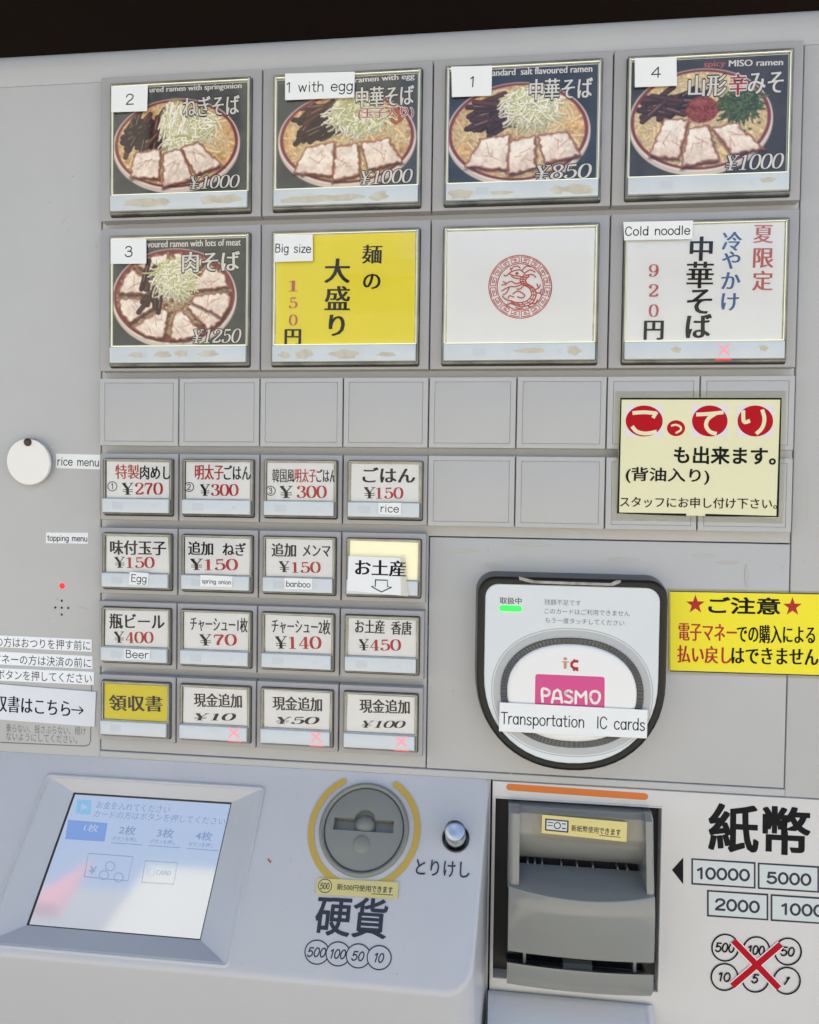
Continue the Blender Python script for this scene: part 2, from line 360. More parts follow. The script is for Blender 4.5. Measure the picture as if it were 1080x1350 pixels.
RF = {' ': (.5, []),
 'a': (.62, [_o(.28, .34, .22, .32), ('P', [(.5, .68), (.5, .02)])]), 'b': (.62, [_o(.32, .34, .22, .32), ('P', [(.1, 1), (.1, .02)])]),
 'c': (.58, [('C', [(.48, .54), (.38, .65), (.27, .67), (.12, .56), (.07, .34), (.12, .12), (.27, .01), (.4, .04), (.49, .14)])]),
 'd': (.62, [_o(.28, .34, .22, .32), ('P', [(.5, 1), (.5, .02)])]), 'e': (.62, [('C', [(.07, .36), (.3, .36), (.52, .36), (.48, .56), (.3, .67), (.13, .57), (.06, .34), (.13, .11), (.3, .01), (.43, .05), (.51, .15)])]),
 'g': (.62, [_o(.28, .34, .22, .32), ('C', [(.5, .66), (.5, .3), (.5, -.05), (.42, -.24), (.26, -.29), (.1, -.2)])]), 'h': (.62, [('P', [(.1, 1), (.1, .02)]), ('C', [(.1, .42), (.18, .6), (.32, .67), (.46, .58), (.5, .4), (.5, .02)])]),
 'i': (.3, [('P', [(.14, .66), (.14, .02)]), ('P', [(.14, .9), (.14, .93)])]), 'l': (.3, [('P', [(.14, 1), (.14, .02)])]),
 'm': (.86, [('P', [(.08, .66), (.08, .02)]), ('C', [(.08, .45), (.15, .6), (.25, .67), (.36, .6), (.4, .42), (.4, .02)]), ('C', [(.4, .45), (.47, .6), (.57, .67), (.69, .6), (.73, .42), (.73, .02)])]),
 'n': (.62, [('P', [(.1, .66), (.1, .02)]), ('C', [(.1, .42), (.18, .6), (.32, .67), (.46, .58), (.5, .4), (.5, .02)])]), 'o': (.62, [_o(.3, .34, .24, .33)]),
 'p': (.62, [_o(.32, .34, .22, .32), ('P', [(.1, .66), (.1, -.28)])]), 'r': (.44, [('P', [(.1, .66), (.1, .02)]), ('C', [(.1, .38), (.16, .56), (.26, .66), (.38, .65)])]),
 's': (.54, [('C', [(.43, .57), (.32, .66), (.16, .64), (.09, .52), (.17, .4), (.34, .31), (.44, .18), (.36, .04), (.2, .01), (.07, .1)])]),
 't': (.44, [('C', [(.2, .92), (.2, .5), (.2, .16), (.26, .03), (.38, .04)]), ('P', [(.05, .66), (.38, .66)])]), 'u': (.62, [('C', [(.1, .66), (.1, .3), (.14, .1), (.28, .01), (.42, .08), (.5, .26)]), ('P', [(.5, .66), (.5, .02)])]),
 'w': (.78, [('P', [(.05, .66), (.2, .03), (.36, .62), (.52, .03), (.67, .66)])]), 'z': (.52, [('P', [(.06, .66), (.44, .66), (.05, .02), (.46, .02)])]),
 'B': (.68, [('P', [(.1, 1), (.1, .02)]), ('C', [(.1, .98), (.35, .98), (.5, .88), (.48, .64), (.34, .55), (.1, .54)]), ('C', [(.1, .54), (.38, .54), (.56, .42), (.54, .14), (.38, .02), (.1, .02)])]),
 'C': (.74, [('C', [(.62, .78), (.5, .93), (.34, .99), (.14, .86), (.06, .5), (.14, .14), (.34, .01), (.5, .07), (.63, .23)])]), 'E': (.64, [('P', [(.54, .98), (.1, .98), (.1, .02), (.55, .02)]), ('P', [(.1, .53), (.48, .53)])]),
 'I': (.3, [('P', [(.14, .98), (.14, .02)])]), 'T': (.62, [('P', [(.02, .98), (.58, .98)]), ('P', [(.3, .98), (.3, .02)])]),
 '0': (.66, [_o(.32, .5, .25, .49)]), '1': (.5, [('P', [(.08, .78), (.28, .96), (.28, .02)])]), '2': (.66, [('C', [(.08, .74), (.15, .92), (.33, .99), (.5, .9), (.54, .7), (.44, .5), (.22, .27), (.07, .03)]), ('P', [(.07, .02), (.56, .02)])]),
 '3': (.66, [('C', [(.1, .82), (.2, .96), (.36, .98), (.5, .86), (.48, .64), (.36, .54), (.24, .53)]), ('C', [(.24, .53), (.44, .5), (.55, .36), (.52, .12), (.34, .01), (.17, .04), (.07, .2)])]),
 '4': (.66, [('P', [(.44, .02), (.44, .97), (.05, .3), (.58, .3)])]), '5': (.66, [('P', [(.5, .97), (.15, .97), (.11, .52)]), ('C', [(.11, .52), (.26, .62), (.42, .6), (.55, .42), (.54, .2), (.4, .03), (.22, .01), (.07, .15)])]),
}
# ---------------------------------------------------------------- the place around
def struct(o): o['kind'] = 'structure'; return o
def wbox(mb, x0, x1, y0, y1, z0, z1, m):   # metres, world
    P = [(x, y, z) for x in (x0, x1) for y in (y0, y1) for z in (z0, z1)]
    mb.add([(x*1000, z*1000, -y*1000) for x, y, z in P], [(0, 1, 3, 2), (4, 6, 7, 5), (0, 4, 5, 1), (2, 3, 7, 6), (0, 2, 6, 4), (1, 5, 7, 3)], m)
class WF(Fr):
    def __init__(s, x=0, y=0, z=0): s.mw = Matrix.Translation((x, y, z))
MT['ground'] = mat('pale_paving', (.56, .485, .365), .8, .2, var=.2, vscale=3)
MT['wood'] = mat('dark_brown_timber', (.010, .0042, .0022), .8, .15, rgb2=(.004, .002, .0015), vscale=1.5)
MT['creamwall'] = mat('cream_render', (.58, .54, .44), .85, .2, var=.08, vscale=1)
MT['greywall'] = mat('grey_render', (.30, .29, .28), .85, .2, var=.1, vscale=1)
MT['glassdark'] = mat('dark_window', (.04, .05, .06), .15, .6)
MT['redroof'] = mat('red_canvas', (.55, .14, .16), .7)
g = MB(); g.add([(-60000, 0, -30000), (60000, 0, -30000), (60000, 0, 60000), (-60000, 0, 60000)], [(0, 3, 2, 1)], 'ground')
struct(g.build('ground', WF()))
wl = MB()
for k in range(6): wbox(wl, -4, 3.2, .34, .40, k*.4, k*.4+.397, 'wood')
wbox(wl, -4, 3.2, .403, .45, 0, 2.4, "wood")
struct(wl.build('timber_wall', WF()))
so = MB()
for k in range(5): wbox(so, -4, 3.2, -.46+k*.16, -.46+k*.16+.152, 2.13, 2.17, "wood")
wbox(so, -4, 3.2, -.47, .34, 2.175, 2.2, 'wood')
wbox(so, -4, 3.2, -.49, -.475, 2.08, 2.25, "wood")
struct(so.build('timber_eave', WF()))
cb_ = thing('cream_building', WF(.5, -4.2, 0), 'cream rendered building across the lane, seen mirrored in the display glass', 'building')
b_ = MB(); wbox(b_, -3.35, -1.3, -3, 0, 0, 6.45, 'creamwall'); b_.build('wall', WF(.5, -4.2, 0), cb_)
for i in range(2):
    for j in range(2):
        b_ = MB(); wbox(b_, -3.5+i*1.0, -2.9+i*1.0, -.02, .03, .9+2.2*j, 2.1+2.2*j, 'glassdark'); b_.build('window', WF(.5, -4.2, 0), cb_)
lw = thing('added_low_building', WF(2.4, -4.6, 0), 'low sand coloured shop wall to the right behind the photographer', 'building')  # unseen, added low to open the sky and bounce light from the right
b_ = MB(); wbox(b_, -3.4, 6, -3, 0, 0, 2.7, 'creamwall'); b_.build('wall', WF(2.4, -4.6, 0), lw)
b_ = MB(); wbox(b_, -3.5, 6.1, -3.1, .1, 2.7, 2.8, 'greywall'); b_.build('roof_slab', WF(2.4, -4.6, 0), lw)
gb = thing('grey_building', WF(-6, -4.4, 0), 'grey building left of the cream one, mirrored in the display glass', 'building')
b_ = MB(); wbox(b_, .5, 3.0, -4, 0, 0, 6.35, 'greywall'); b_.build('wall', WF(-6, -4.4, 0), gb)
aw = MB(); aw.add([(-150, 0, 0), (110, 0, 0), (110, 0, -120), (-150, 0, -120), (70, 640, -60)], [(0, 1, 4), (1, 2, 4), (2, 3, 4), (3, 0, 4), (0, 3, 2, 1)], 'redroof')
ar = aw.build('red_canopy', WF(-3.2, -3.95, 5.45)); ar['label'] = 'pointed red canopy against the buildings, a pink wedge in the display'; ar['category'] = 'canopy'
# ---------------------------------------------------------------- the machine itself
P0 = Fr(0, 0, 0); PF = Fr(0, 0, -6)
mach = thing('ticket_machine', Fr(170, 0, 0), 'pale grey ramen meal ticket machine standing against a dark timber wall', 'ticket machine')
def xy(x, y): return (x, -y)
def prect(x0, y0, x1, y1): return rect(x0, -y1, x1, -y0)
XL, XR = -165, 475
# cabinet: rounded top, made of a side profile drawn along x
pr = [(-14, 700), (-14, -1), (-296, -1), (-296, 700)]
mb = MB(); mb.loft([[(x, -y, d) for d, y in pr] for x in (XL, XR)], 'gap', cap0=True, cap1=True)
mb.build('cabinet', P0, mach)
# top fascia with rounded upper edge
def fascia(x0, y0, x1, y1, name='fascia_panel', m='fascia', c1=0, c0=-7, bev=.5):
    b = MB(); b.slab(prect(x0, y0, x1, y1), c0, c1, m, bev); return b.build(name, PF, mach, smooth=25)
b = MB()
arc = [(-10*(1-math.sin(R_(a))), -23.5+17-17*math.cos(R_(a))) for a in range(0, 91, 9)]      # (d, y) from crown to face
pr = [(-60, -12), (-13, -23.0)]+arc+[(0, -.6), (-7, -.6), (-7, -2), (-60, -2)]
b.loft([[(x, -y, d) for d, y in pr] for x in (XL, XR)], 'fascia', cap0=True, cap1=True); b.build('top_fascia', PF, mach, smooth=30)
fascia(XL, -.6, -2.6, 412.6); fascia(402.2, -.6, XR, 412.6)
fascia(-2.0, 0.2, 401.6, 271, 'grid_backing', c1=-.6)
fascia(-2.0, 271, 200.6, 408, 'grid_backing', c1=-.6)
fascia(201.2, 271.6, 401.6, 408, 'reader_plate', 'plate', c1=-.2)
fascia(-2.6, 408.6, 402.2, 412.6, c1=0)
# left seam strip below the fascia and the lower wall panel
fascia(XL, 413.0, 239, 700, 'lower_left_panel', 'fascia', c1=-1)
# lower right panel with the opening for the note unit
def carve(o, cutters):
    bpy.context.view_layer.update()
    cs = []
    for cb2 in cutters:
        m = o.modifiers.new('b', 'BOOLEAN'); m.object = cb2; m.operation = 'DIFFERENCE'; m.solver = 'EXACT'; cs.append(cb2)
    dg = bpy.context.evaluated_depsgraph_get(); me = bpy.data.meshes.new_from_object(o.evaluated_get(dg))
    o.modifiers.clear(); o.data = me
    for c in cs: bpy.data.objects.remove(c)
    return o
def cutter(fr, pts, c0, c1):
    b = MB(); b.slab(pts, c0, c1, 'pocket'); o = b.build('cut', fr); return o
lr = fascia(240, 413.2, XR, 700, 'lower_right_panel', 'lower', c1=.2, c0=-40)
OX0, OX1, OY0, OY1 = 241.9, 335.6, 423.2, 529
carve(lr, [cutter(PF, prect(OX0, OY0, OX1, OY1), -60, 10)])
b = MB(); b.slab(prect(OX0-2, OY0-2, OX1+2, OY1+2), -41, -40.2, 'pocket'); b.build('opening_back', PF, mach)
b = MB(); b.ring(prect(OX0-1.1, OY0-1.1, OX1+1.1, OY1+1.1), prect(OX0, OY0, OX1, OY1), [(0, .2), (.2, .8), (.8, .8), (1, -.5)], 'lower'); b.build('opening_trim', PF, mach)
LP = Fr(300, 480, -5.75)
L = Let(LP, 0)
L.line([(672, 1037.7), (850, 1050.3)], 9, 'orange', True)
L.t('紙幣', 934, 1091, 1067, 1098, 63, 'ink', 'heavy')
L.poly([(886, 1147), (901, 1130.5), (901, 1166)], 'ink')
for q, tx, (a, b2, c_, d_) in (([(911.6, 1131.4), (996.3, 1136.7), (996.3, 1171.7), (911.6, 1166.2)], '10000', (920, 1151, 988, 1154)),
        ([(999.3, 1137.2), (1080, 1142), (1080, 1177), (999.3, 1172)], '5000', (1012, 1157, 1069, 1160)),
        ([(932.3, 1173.2), (1013, 1178.3), (1013, 1213.5), (932.3, 1208.2)], '2000', (944, 1192, 1001, 1196)),
        ([(1016.2, 1178.8), (1097, 1184), (1097, 1219), (1016.2, 1214)], '1000', (1031, 1198, 1086, 1201))):
    L.poly(q, 'slate'); mx, my = sum(p[0] for p in q)/4, sum(p[1] for p in q)/4
    L.poly([(x+math.copysign(2.3, mx-x), y+math.copysign(2.3, my-y)) for x, y in q], 'box')
    L.r(tx, a, b2, c_, d_, 14, 3.1, 'slate')
for cx, cy, tx, w in ((956.2, 1249.3, '500', 26), (997.3, 1252.6, '100', 23), (1038.8, 1254.3, '50', 19), (955.2, 1287.8, '10', 17), (996, 1290, '5', 9), (1037.3, 1292.6, '1', 5)):
    L.circ(cx, cy, 17.5, 2, 'ink'); L.r(tx, cx-w/2+1, cy-.7, cx+w/2-1, cy+.7, 11.5, 2, 'ink', .15)
L.line([(967, 1239.7), (1026.8, 1302.2)], 11, 'lav'); L.line([(1029.3, 1244.3), (965.3, 1299.2)], 11, 'lav')
L.line([(967, 1239.7), (1026.8, 1302.2)], 8, 'signred'); L.line([(1029.3, 1244.3), (965.3, 1299.2)], 8, 'signred')
L.done(mach, 'panel_lettering')
# small speaker holes and lamp on the left fascia
b = MB(); x, y = PF.px(82, 772.5); b.slab(ell(x, y, 1.9, 1.9, 20), -.5, .25, 'redlamp', .2); b.slab(ell(x, y, 2.4, 2.4, 20), -.5, .1, 'fascia'); b.build('indicator_lamp', PF, mach)
for hx, hy in ((81.5, 792), (81.5, 801.3), (81.5, 810.3), (73, 801), (90, 801.6)):
    x, y = PF.px(hx, hy); b = MB(); b.ring(ell(x, y, .95, .95, 16), ell(x, y, .7, .7, 16), [(0, .01), (.3, .12), (1, .02)], 'fascia'); b.slab(ell(x, y, .75, .75, 16), -.3, .03, 'hole'); b.build('speaker_hole', PF, mach)
# instruction print on the left fascia
L = Let(PF, .05)
L.t('乗らない、揺さぶらない、傾け', 8, 959.5, 113, 964.3, 11, 'greyink', 'sans'); L.t('ないようにしてください。', 8, 970.6, 102, 975.2, 10.5, 'greyink', 'sans')
L.line([(-60, 974.5), (0, 978.7), (108, 983.6), (113, 983.4), (117.5, 981.5), (119.4, 977), (120, 955), (121, 900)], 1.4, 'greyink')
L.done(mach, 'instruction_print')
# ---------------------------------------------------------------- menu photos, painted point by point
def paint(seed, kind):
    r = np.random.RandomState(seed); Wn, Hn = 216, 172
    yy, xx = np.mgrid[0:Hn, 0:Wn]; u = (xx+.5)/Wn; v = (yy+.5)/Hn; A = Wn/Hn
    img = np.empty((Hn, Wn, 3)); base = {0: (74, 78, 78), 1: (74, 78, 78), 2: (52, 61, 74), 3: (62, 61, 63), 4: (74, 78, 78)}[kind]; img[:] = base
    def noise(s):
        n = r.rand(int(Hn/s)+3, int(Wn/s)+3); y = yy/s; x = xx/s; y0 = y.astype(int); x0 = x.astype(int); fy = y-y0; fx = x-x0
        fy = fy*fy*(3-2*fy); fx = fx*fx*(3-2*fx)
        return (n[y0, x0]*(1-fx)+n[y0, x0+1]*fx)*(1-fy)+(n[y0+1, x0]*(1-fx)+n[y0+1, x0+1]*fx)*fy
    n5, n9, n3 = noise(5), noise(14), noise(2.5)
    img += ((n9-.5)*14)[..., None]
    def mix(mask, c):
        nonlocal img; c = np.array(c, float); img = img*(1-mask[..., None])+c*mask[..., None]
    def em(cx, cy, rx, ry, soft=.02): d = np.sqrt(((u-cx)/rx)**2+((v-cy)/ry)**2); return np.clip((1-d)/soft+.5, 0, 1), d
    def seg(x0, y0, x1, y1, w, soft=.5):
        ux, uy = (u-x0)*A, v-y0; dx, dy = (x1-x0)*A, y1-y0; t = np.clip((ux*dx+uy*dy)/(dx*dx+dy*dy+1e-9), 0, 1)
        d = np.hypot(ux-t*dx, uy-t*dy); return np.clip((w-d)/(w*soft)+.2, 0, 1)
    def poly(P, soft=.014, wob=.02):
        P = [(a, b) for a, b in P]; d = np.full(u.shape, 9.); 
        for i in range(len(P)):
            x0, y0 = P[i]; x1, y1 = P[(i+1) % len(P)]; ex, ey = (x1-x0)*A, y1-y0; l = math.hypot(ex, ey)
            d = np.minimum(d, ((u-x0)*A*-ey+(v-y0)*ex)/l)
        d = d+(n5-.5)*wob; return np.clip(d/soft+.5, 0, 1), d
    cx, cy, rx, ry = {0: (.47, .545, .475, .43), 1: (.5, .56, .49, .43), 2: (.47, .57, .485, .45), 3: (.45, .53, .46, .45), 4: (.46, .54, .47, .46)}[kind]
    m, _ = em(cx, cy+.03, rx, ry); mix(m, (214, 200, 192))
    m, _ = em(cx, cy, rx, ry*.985); mix(m, (236, 224, 216))
    m, _ = em(cx, cy-.005, rx*.975, ry*.96); mix(m, (136, 56, 64))
    inside, d = em(cx, cy-.005, rx*.925, ry*.91)
    broth = (218, 176, 118) if kind != 3 else (226, 200, 142)
    if kind == 4: broth = (142, 80, 60)
    mix(inside, broth); img += (inside*((n5-.5)*70+(n3-.5)*30))[..., None]*np.array((1, .95, .75))
    def inb(x, y, k=.88): return ((x-cx)/rx/k)**2+((y-cy)/ry/k)**2 < 1
    for i in range(210):                                   # noodles
        a = r.rand()*6.28; x = cx+rx*.85*math.cos(a)*math.sqrt(r.rand()); y = cy+ry*.85*math.sin(a)*math.sqrt(r.rand())
        if not inb(x, y): continue
        th = r.rand()*6.28; L_ = .05+.05*r.rand(); k = (r.rand()-.5)*2.2; px_, py_ = x, y; c = np.array((250, 228, 178))*(.86+.14*r.rand())
        if kind == 4: c = c*.8
        for q in range(3):
            nx, ny = px_+math.cos(th)*L_/A*.6, py_+math.sin(th)*L_*.6; th += k*.5
            s1 = seg(px_, py_, nx, ny, .017)*inside; mix(s1*.4, c*np.array((.76, .64, .52))); mix(seg(px_, py_-.003, nx, ny-.003, .013, .9)*inside, c); px_, py_ = nx, ny
    def menma(x0, y0, x1, y1, n, lean=-1.1):
        for i in range(n):
            x = x0+(x1-x0)*r.rand(); y = y0+(y1-y0)*r.rand(); th = lean+(r.rand()-.5)*1.1; l = .07+.07*r.rand()
            dx, dy = math.cos(th)*l/A, math.sin(th)*l; c = np.array((78, 42, 36))*(.6+.8*r.rand())
            mix(seg(x-dx, y-dy, x+dx, y+dy, .026, .3)*inside, c*.5); mix(seg(x-dx, y-dy-.004, x+dx, y+dy-.004, .018, .4)*inside, c)
            if r.rand() < .6: mix(seg(x-dx*.5, y-dy*.5-.01, x+dx*.6, y+dy*.6-.01, .004)*.75*inside, (196, 158, 140))
    def meat(P, sh=0):
        P = P[::-1] if sum(P[i][0]*P[(i+1) % len(P)][1]-P[(i+1) % len(P)][0]*P[i][1] for i in range(len(P))) < 0 else P
        m, d_ = poly([(a+.006, b+.022) for a, b in P], .03); mix(m*.85, (52, 22, 18))
        m, d_ = poly(P, .014, .022); mix(m, (158, 92, 74))
        core = np.clip((d_-.006)/.016, 0, 1)*m; lx = np.clip(.5+(v-sum(p[1] for p in P)/len(P))*2.4, 0, 1)[..., None]; cc_ = np.array((252, 244, 236))*(1-lx)+np.array((234, 214, 200))*lx; img[:] = img*(1-core[..., None])+cc_*core[..., None]; img[:] += (core*(n9-.5)*26)[..., None]; img[:] += (core*((n5-.5)*26+(n3-.5)*26))[..., None]
        gx, gy = sum(p[0] for p in P)/len(P), sum(p[1] for p in P)/len(P)
        for q in range(4):
            a = r.rand()*3; l = .02+.04*r.rand(); ox, oy = (r.rand()-.5)*.09, (r.rand()-.5)*.12
            mix(seg(gx+ox-l*math.cos(a), gy+oy-l*math.sin(a), gx+ox+l*math.cos(a), gy+oy+l*math.sin(a), .0045)*.6*core, (188, 128, 112))
    def leek(x0, y0, sx, sy, n, tall=False, cols=((240, 238, 206), (214, 216, 160), (250, 248, 232))):
        m, dd = em(x0, y0, sx*.8, sy*.8, .3); mix(m, (186, 184, 130)); 
        for i in range(n):
            a = r.rand()*6.28; q = math.sqrt(r.rand())*.82; x = x0+sx*q*math.cos(a); y = y0+sy*q*math.sin(a)
            th = (math.pi/2+(r.rand()-.5)*.9) if tall else r.rand()*3.14; l = .03+.04*r.rand(); c = np.array(cols[r.randint(3)])
            kk = (r.rand()-.5)*1.6; l *= 1.25; sh = .74+.34*np.clip(1-(q*.7+(y-y0)/sy*.35), 0, 1); c = c*min(1.04, sh+.1)
            for w_ in range(3):
                x2, y2 = x+math.cos(th)*l/A*.5, y+math.sin(th)*l*.5; th += kk*.4
                mix(seg(x+.002, y+.006, x2+.002, y2+.006, .009)*.42, c*.58); mix(seg(x, y, x2, y2, .0068), c); x, y = x2, y2
    for i in range(40):                                    # oil glints on the broth
        a = r.rand()*6.28; q = r.rand()**.5*.86; e, _d = em(cx+rx*q*math.cos(a), cy+ry*q*math.sin(a), .004+.006*r.rand(), .004+.005*r.rand(), .6); mix(e*inside*.8, (250, 236, 206))
    if kind == 0:
        menma(.10, .30, .36, .60, 34, -.9); leek(.62, .36, .19, .17, 130); leek(.46, .34, .125, .26, 190, True, ((246, 242, 222), (226, 220, 176), (252, 250, 238))); leek(.50, .52, .15, .08, 60)
        meat([(.16, .60), (.36, .58), (.35, .87), (.12, .84)]); meat([(.37, .62), (.52, .59), (.60, .88), (.37, .95)]); meat([(.50, .58), (.64, .53), (.82, .76), (.62, .84)])
    elif kind in (1, 2):
        menma(.20, .26, .42, .52, 40, -.35); leek(.56, .33, .215, .21, 330)
        if kind == 1:
            m, dd = em(.82, .36, .09, .10, .12); mix(m*inside, (176, 92, 60)); leek(.60, .3, .2, .13, 60)
            leek(.66, .38, .17, .13, 90)
        meat([(.21, .62), (.42, .58), (.41, .90), (.11, .86)]); meat([(.42, .63), (.59, .60), (.60, .89), (.40, .95)]); meat([(.60, .60), (.80, .57), (.90, .79), (.65, .86)])
    elif kind == 3:
        menma(.12, .30, .40, .46, 40, -.2); leek(.70, .38, .15, .15, 150, cols=((70, 96, 50), (96, 120, 66), (52, 74, 42)))
        for i in range(16): mix(em(.62+.32*r.rand(), .3+.35*r.rand(), .012, .012, .5)[0]*inside, (84, 108, 60))
        m, dd = em(.46, .44, .105, .115, .1); mix(m, (146, 58, 44)); img += (m*(n3-.5)*60)[..., None]; mix(em(.44, .38, .04, .03, .8)[0]*.4, (214, 130, 110))
        meat([(.22, .50), (.38, .52), (.32, .86), (.12, .82)]); meat([(.37, .60), (.50, .56), (.58, .88), (.33, .93)]); meat([(.52, .60), (.68, .56), (.86, .80), (.66, .84)])
    else:
        for k in range(9):
            a = math.pi*(.08+k*.235)+.1; a2 = a+.34; ri, ro = .30, .90
            meat([(cx+rx*ri*math.cos(a), cy+ry*ri*math.sin(a)), (cx+rx*ro*math.cos(a-.08), cy+ry*ro*math.sin(a-.08)), (cx+rx*ro*1.02*math.cos(a+.27), cy+ry*ro*1.02*math.sin(a+.27)), (cx+rx*ro*math.cos(a2+.22), cy+ry*ro*math.sin(a2+.22)), (cx+rx*ri*math.cos(a2+.1), cy+ry*ri*math.sin(a2+.1))])
        menma(.24, .30, .36, .62, 16, -1.2); leek(.47, .35, .19, .21, 320)
    gr_ = img.mean(2, keepdims=True); img = (img*.88+gr_*.12)*1.0+255*.015
    k = (img+np.roll(img, 1, 0)+np.roll(img, -1, 0)+np.roll(img, 1, 1)+np.roll(img, -1, 1))/5; img = .7*img+.3*k
    return np.clip(img, 0, 255)
def photo(fr, parent, pts, c, seed, kind):
    img = paint(seed, kind); H, Wd = img.shape[:2]; lin_ = np.where(img/255 <= .04045, img/255/12.92, ((img/255+.055)/1.055)**2.4)*1.05
    (x0, y0), (x1, y1) = pts; X = np.linspace(x0, x1, Wd); Y = np.linspace(y1, y0, H)
    V = np.zeros((H, Wd, 3), np.float32); V[..., 0] = X[None]/1000; V[..., 1] = -c/1000; V[..., 2] = Y[:, None]/1000
    i = np.arange((H-1)*(Wd-1)); rr, cc = i//(Wd-1), i % (Wd-1); a = rr*Wd+cc
    F = np.stack([a, a+Wd, a+Wd+1, a+1], 1).astype(np.int32)
    me = bpy.data.meshes.new('menu_photo'); me.vertices.add(H*Wd); me.vertices.foreach_set('co', V.ravel())
    me.loops.add(F.size); me.loops.foreach_set('vertex_index', F.ravel()); me.polygons.add(len(F)); me.polygons.foreach_set('loop_start', np.arange(0, F.size, 4, dtype=np.int32))
    me.update(calc_edges=True); at = me.color_attributes.new('print', 'FLOAT_COLOR', 'POINT')
    at.data.foreach_set('color', np.concatenate([lin_, np.ones((H, Wd, 1))], 2).astype(np.float32).ravel())
    me.materials.append(MT['photo']); return put(bpy.data.objects.new('menu_photo', me), fr, parent)
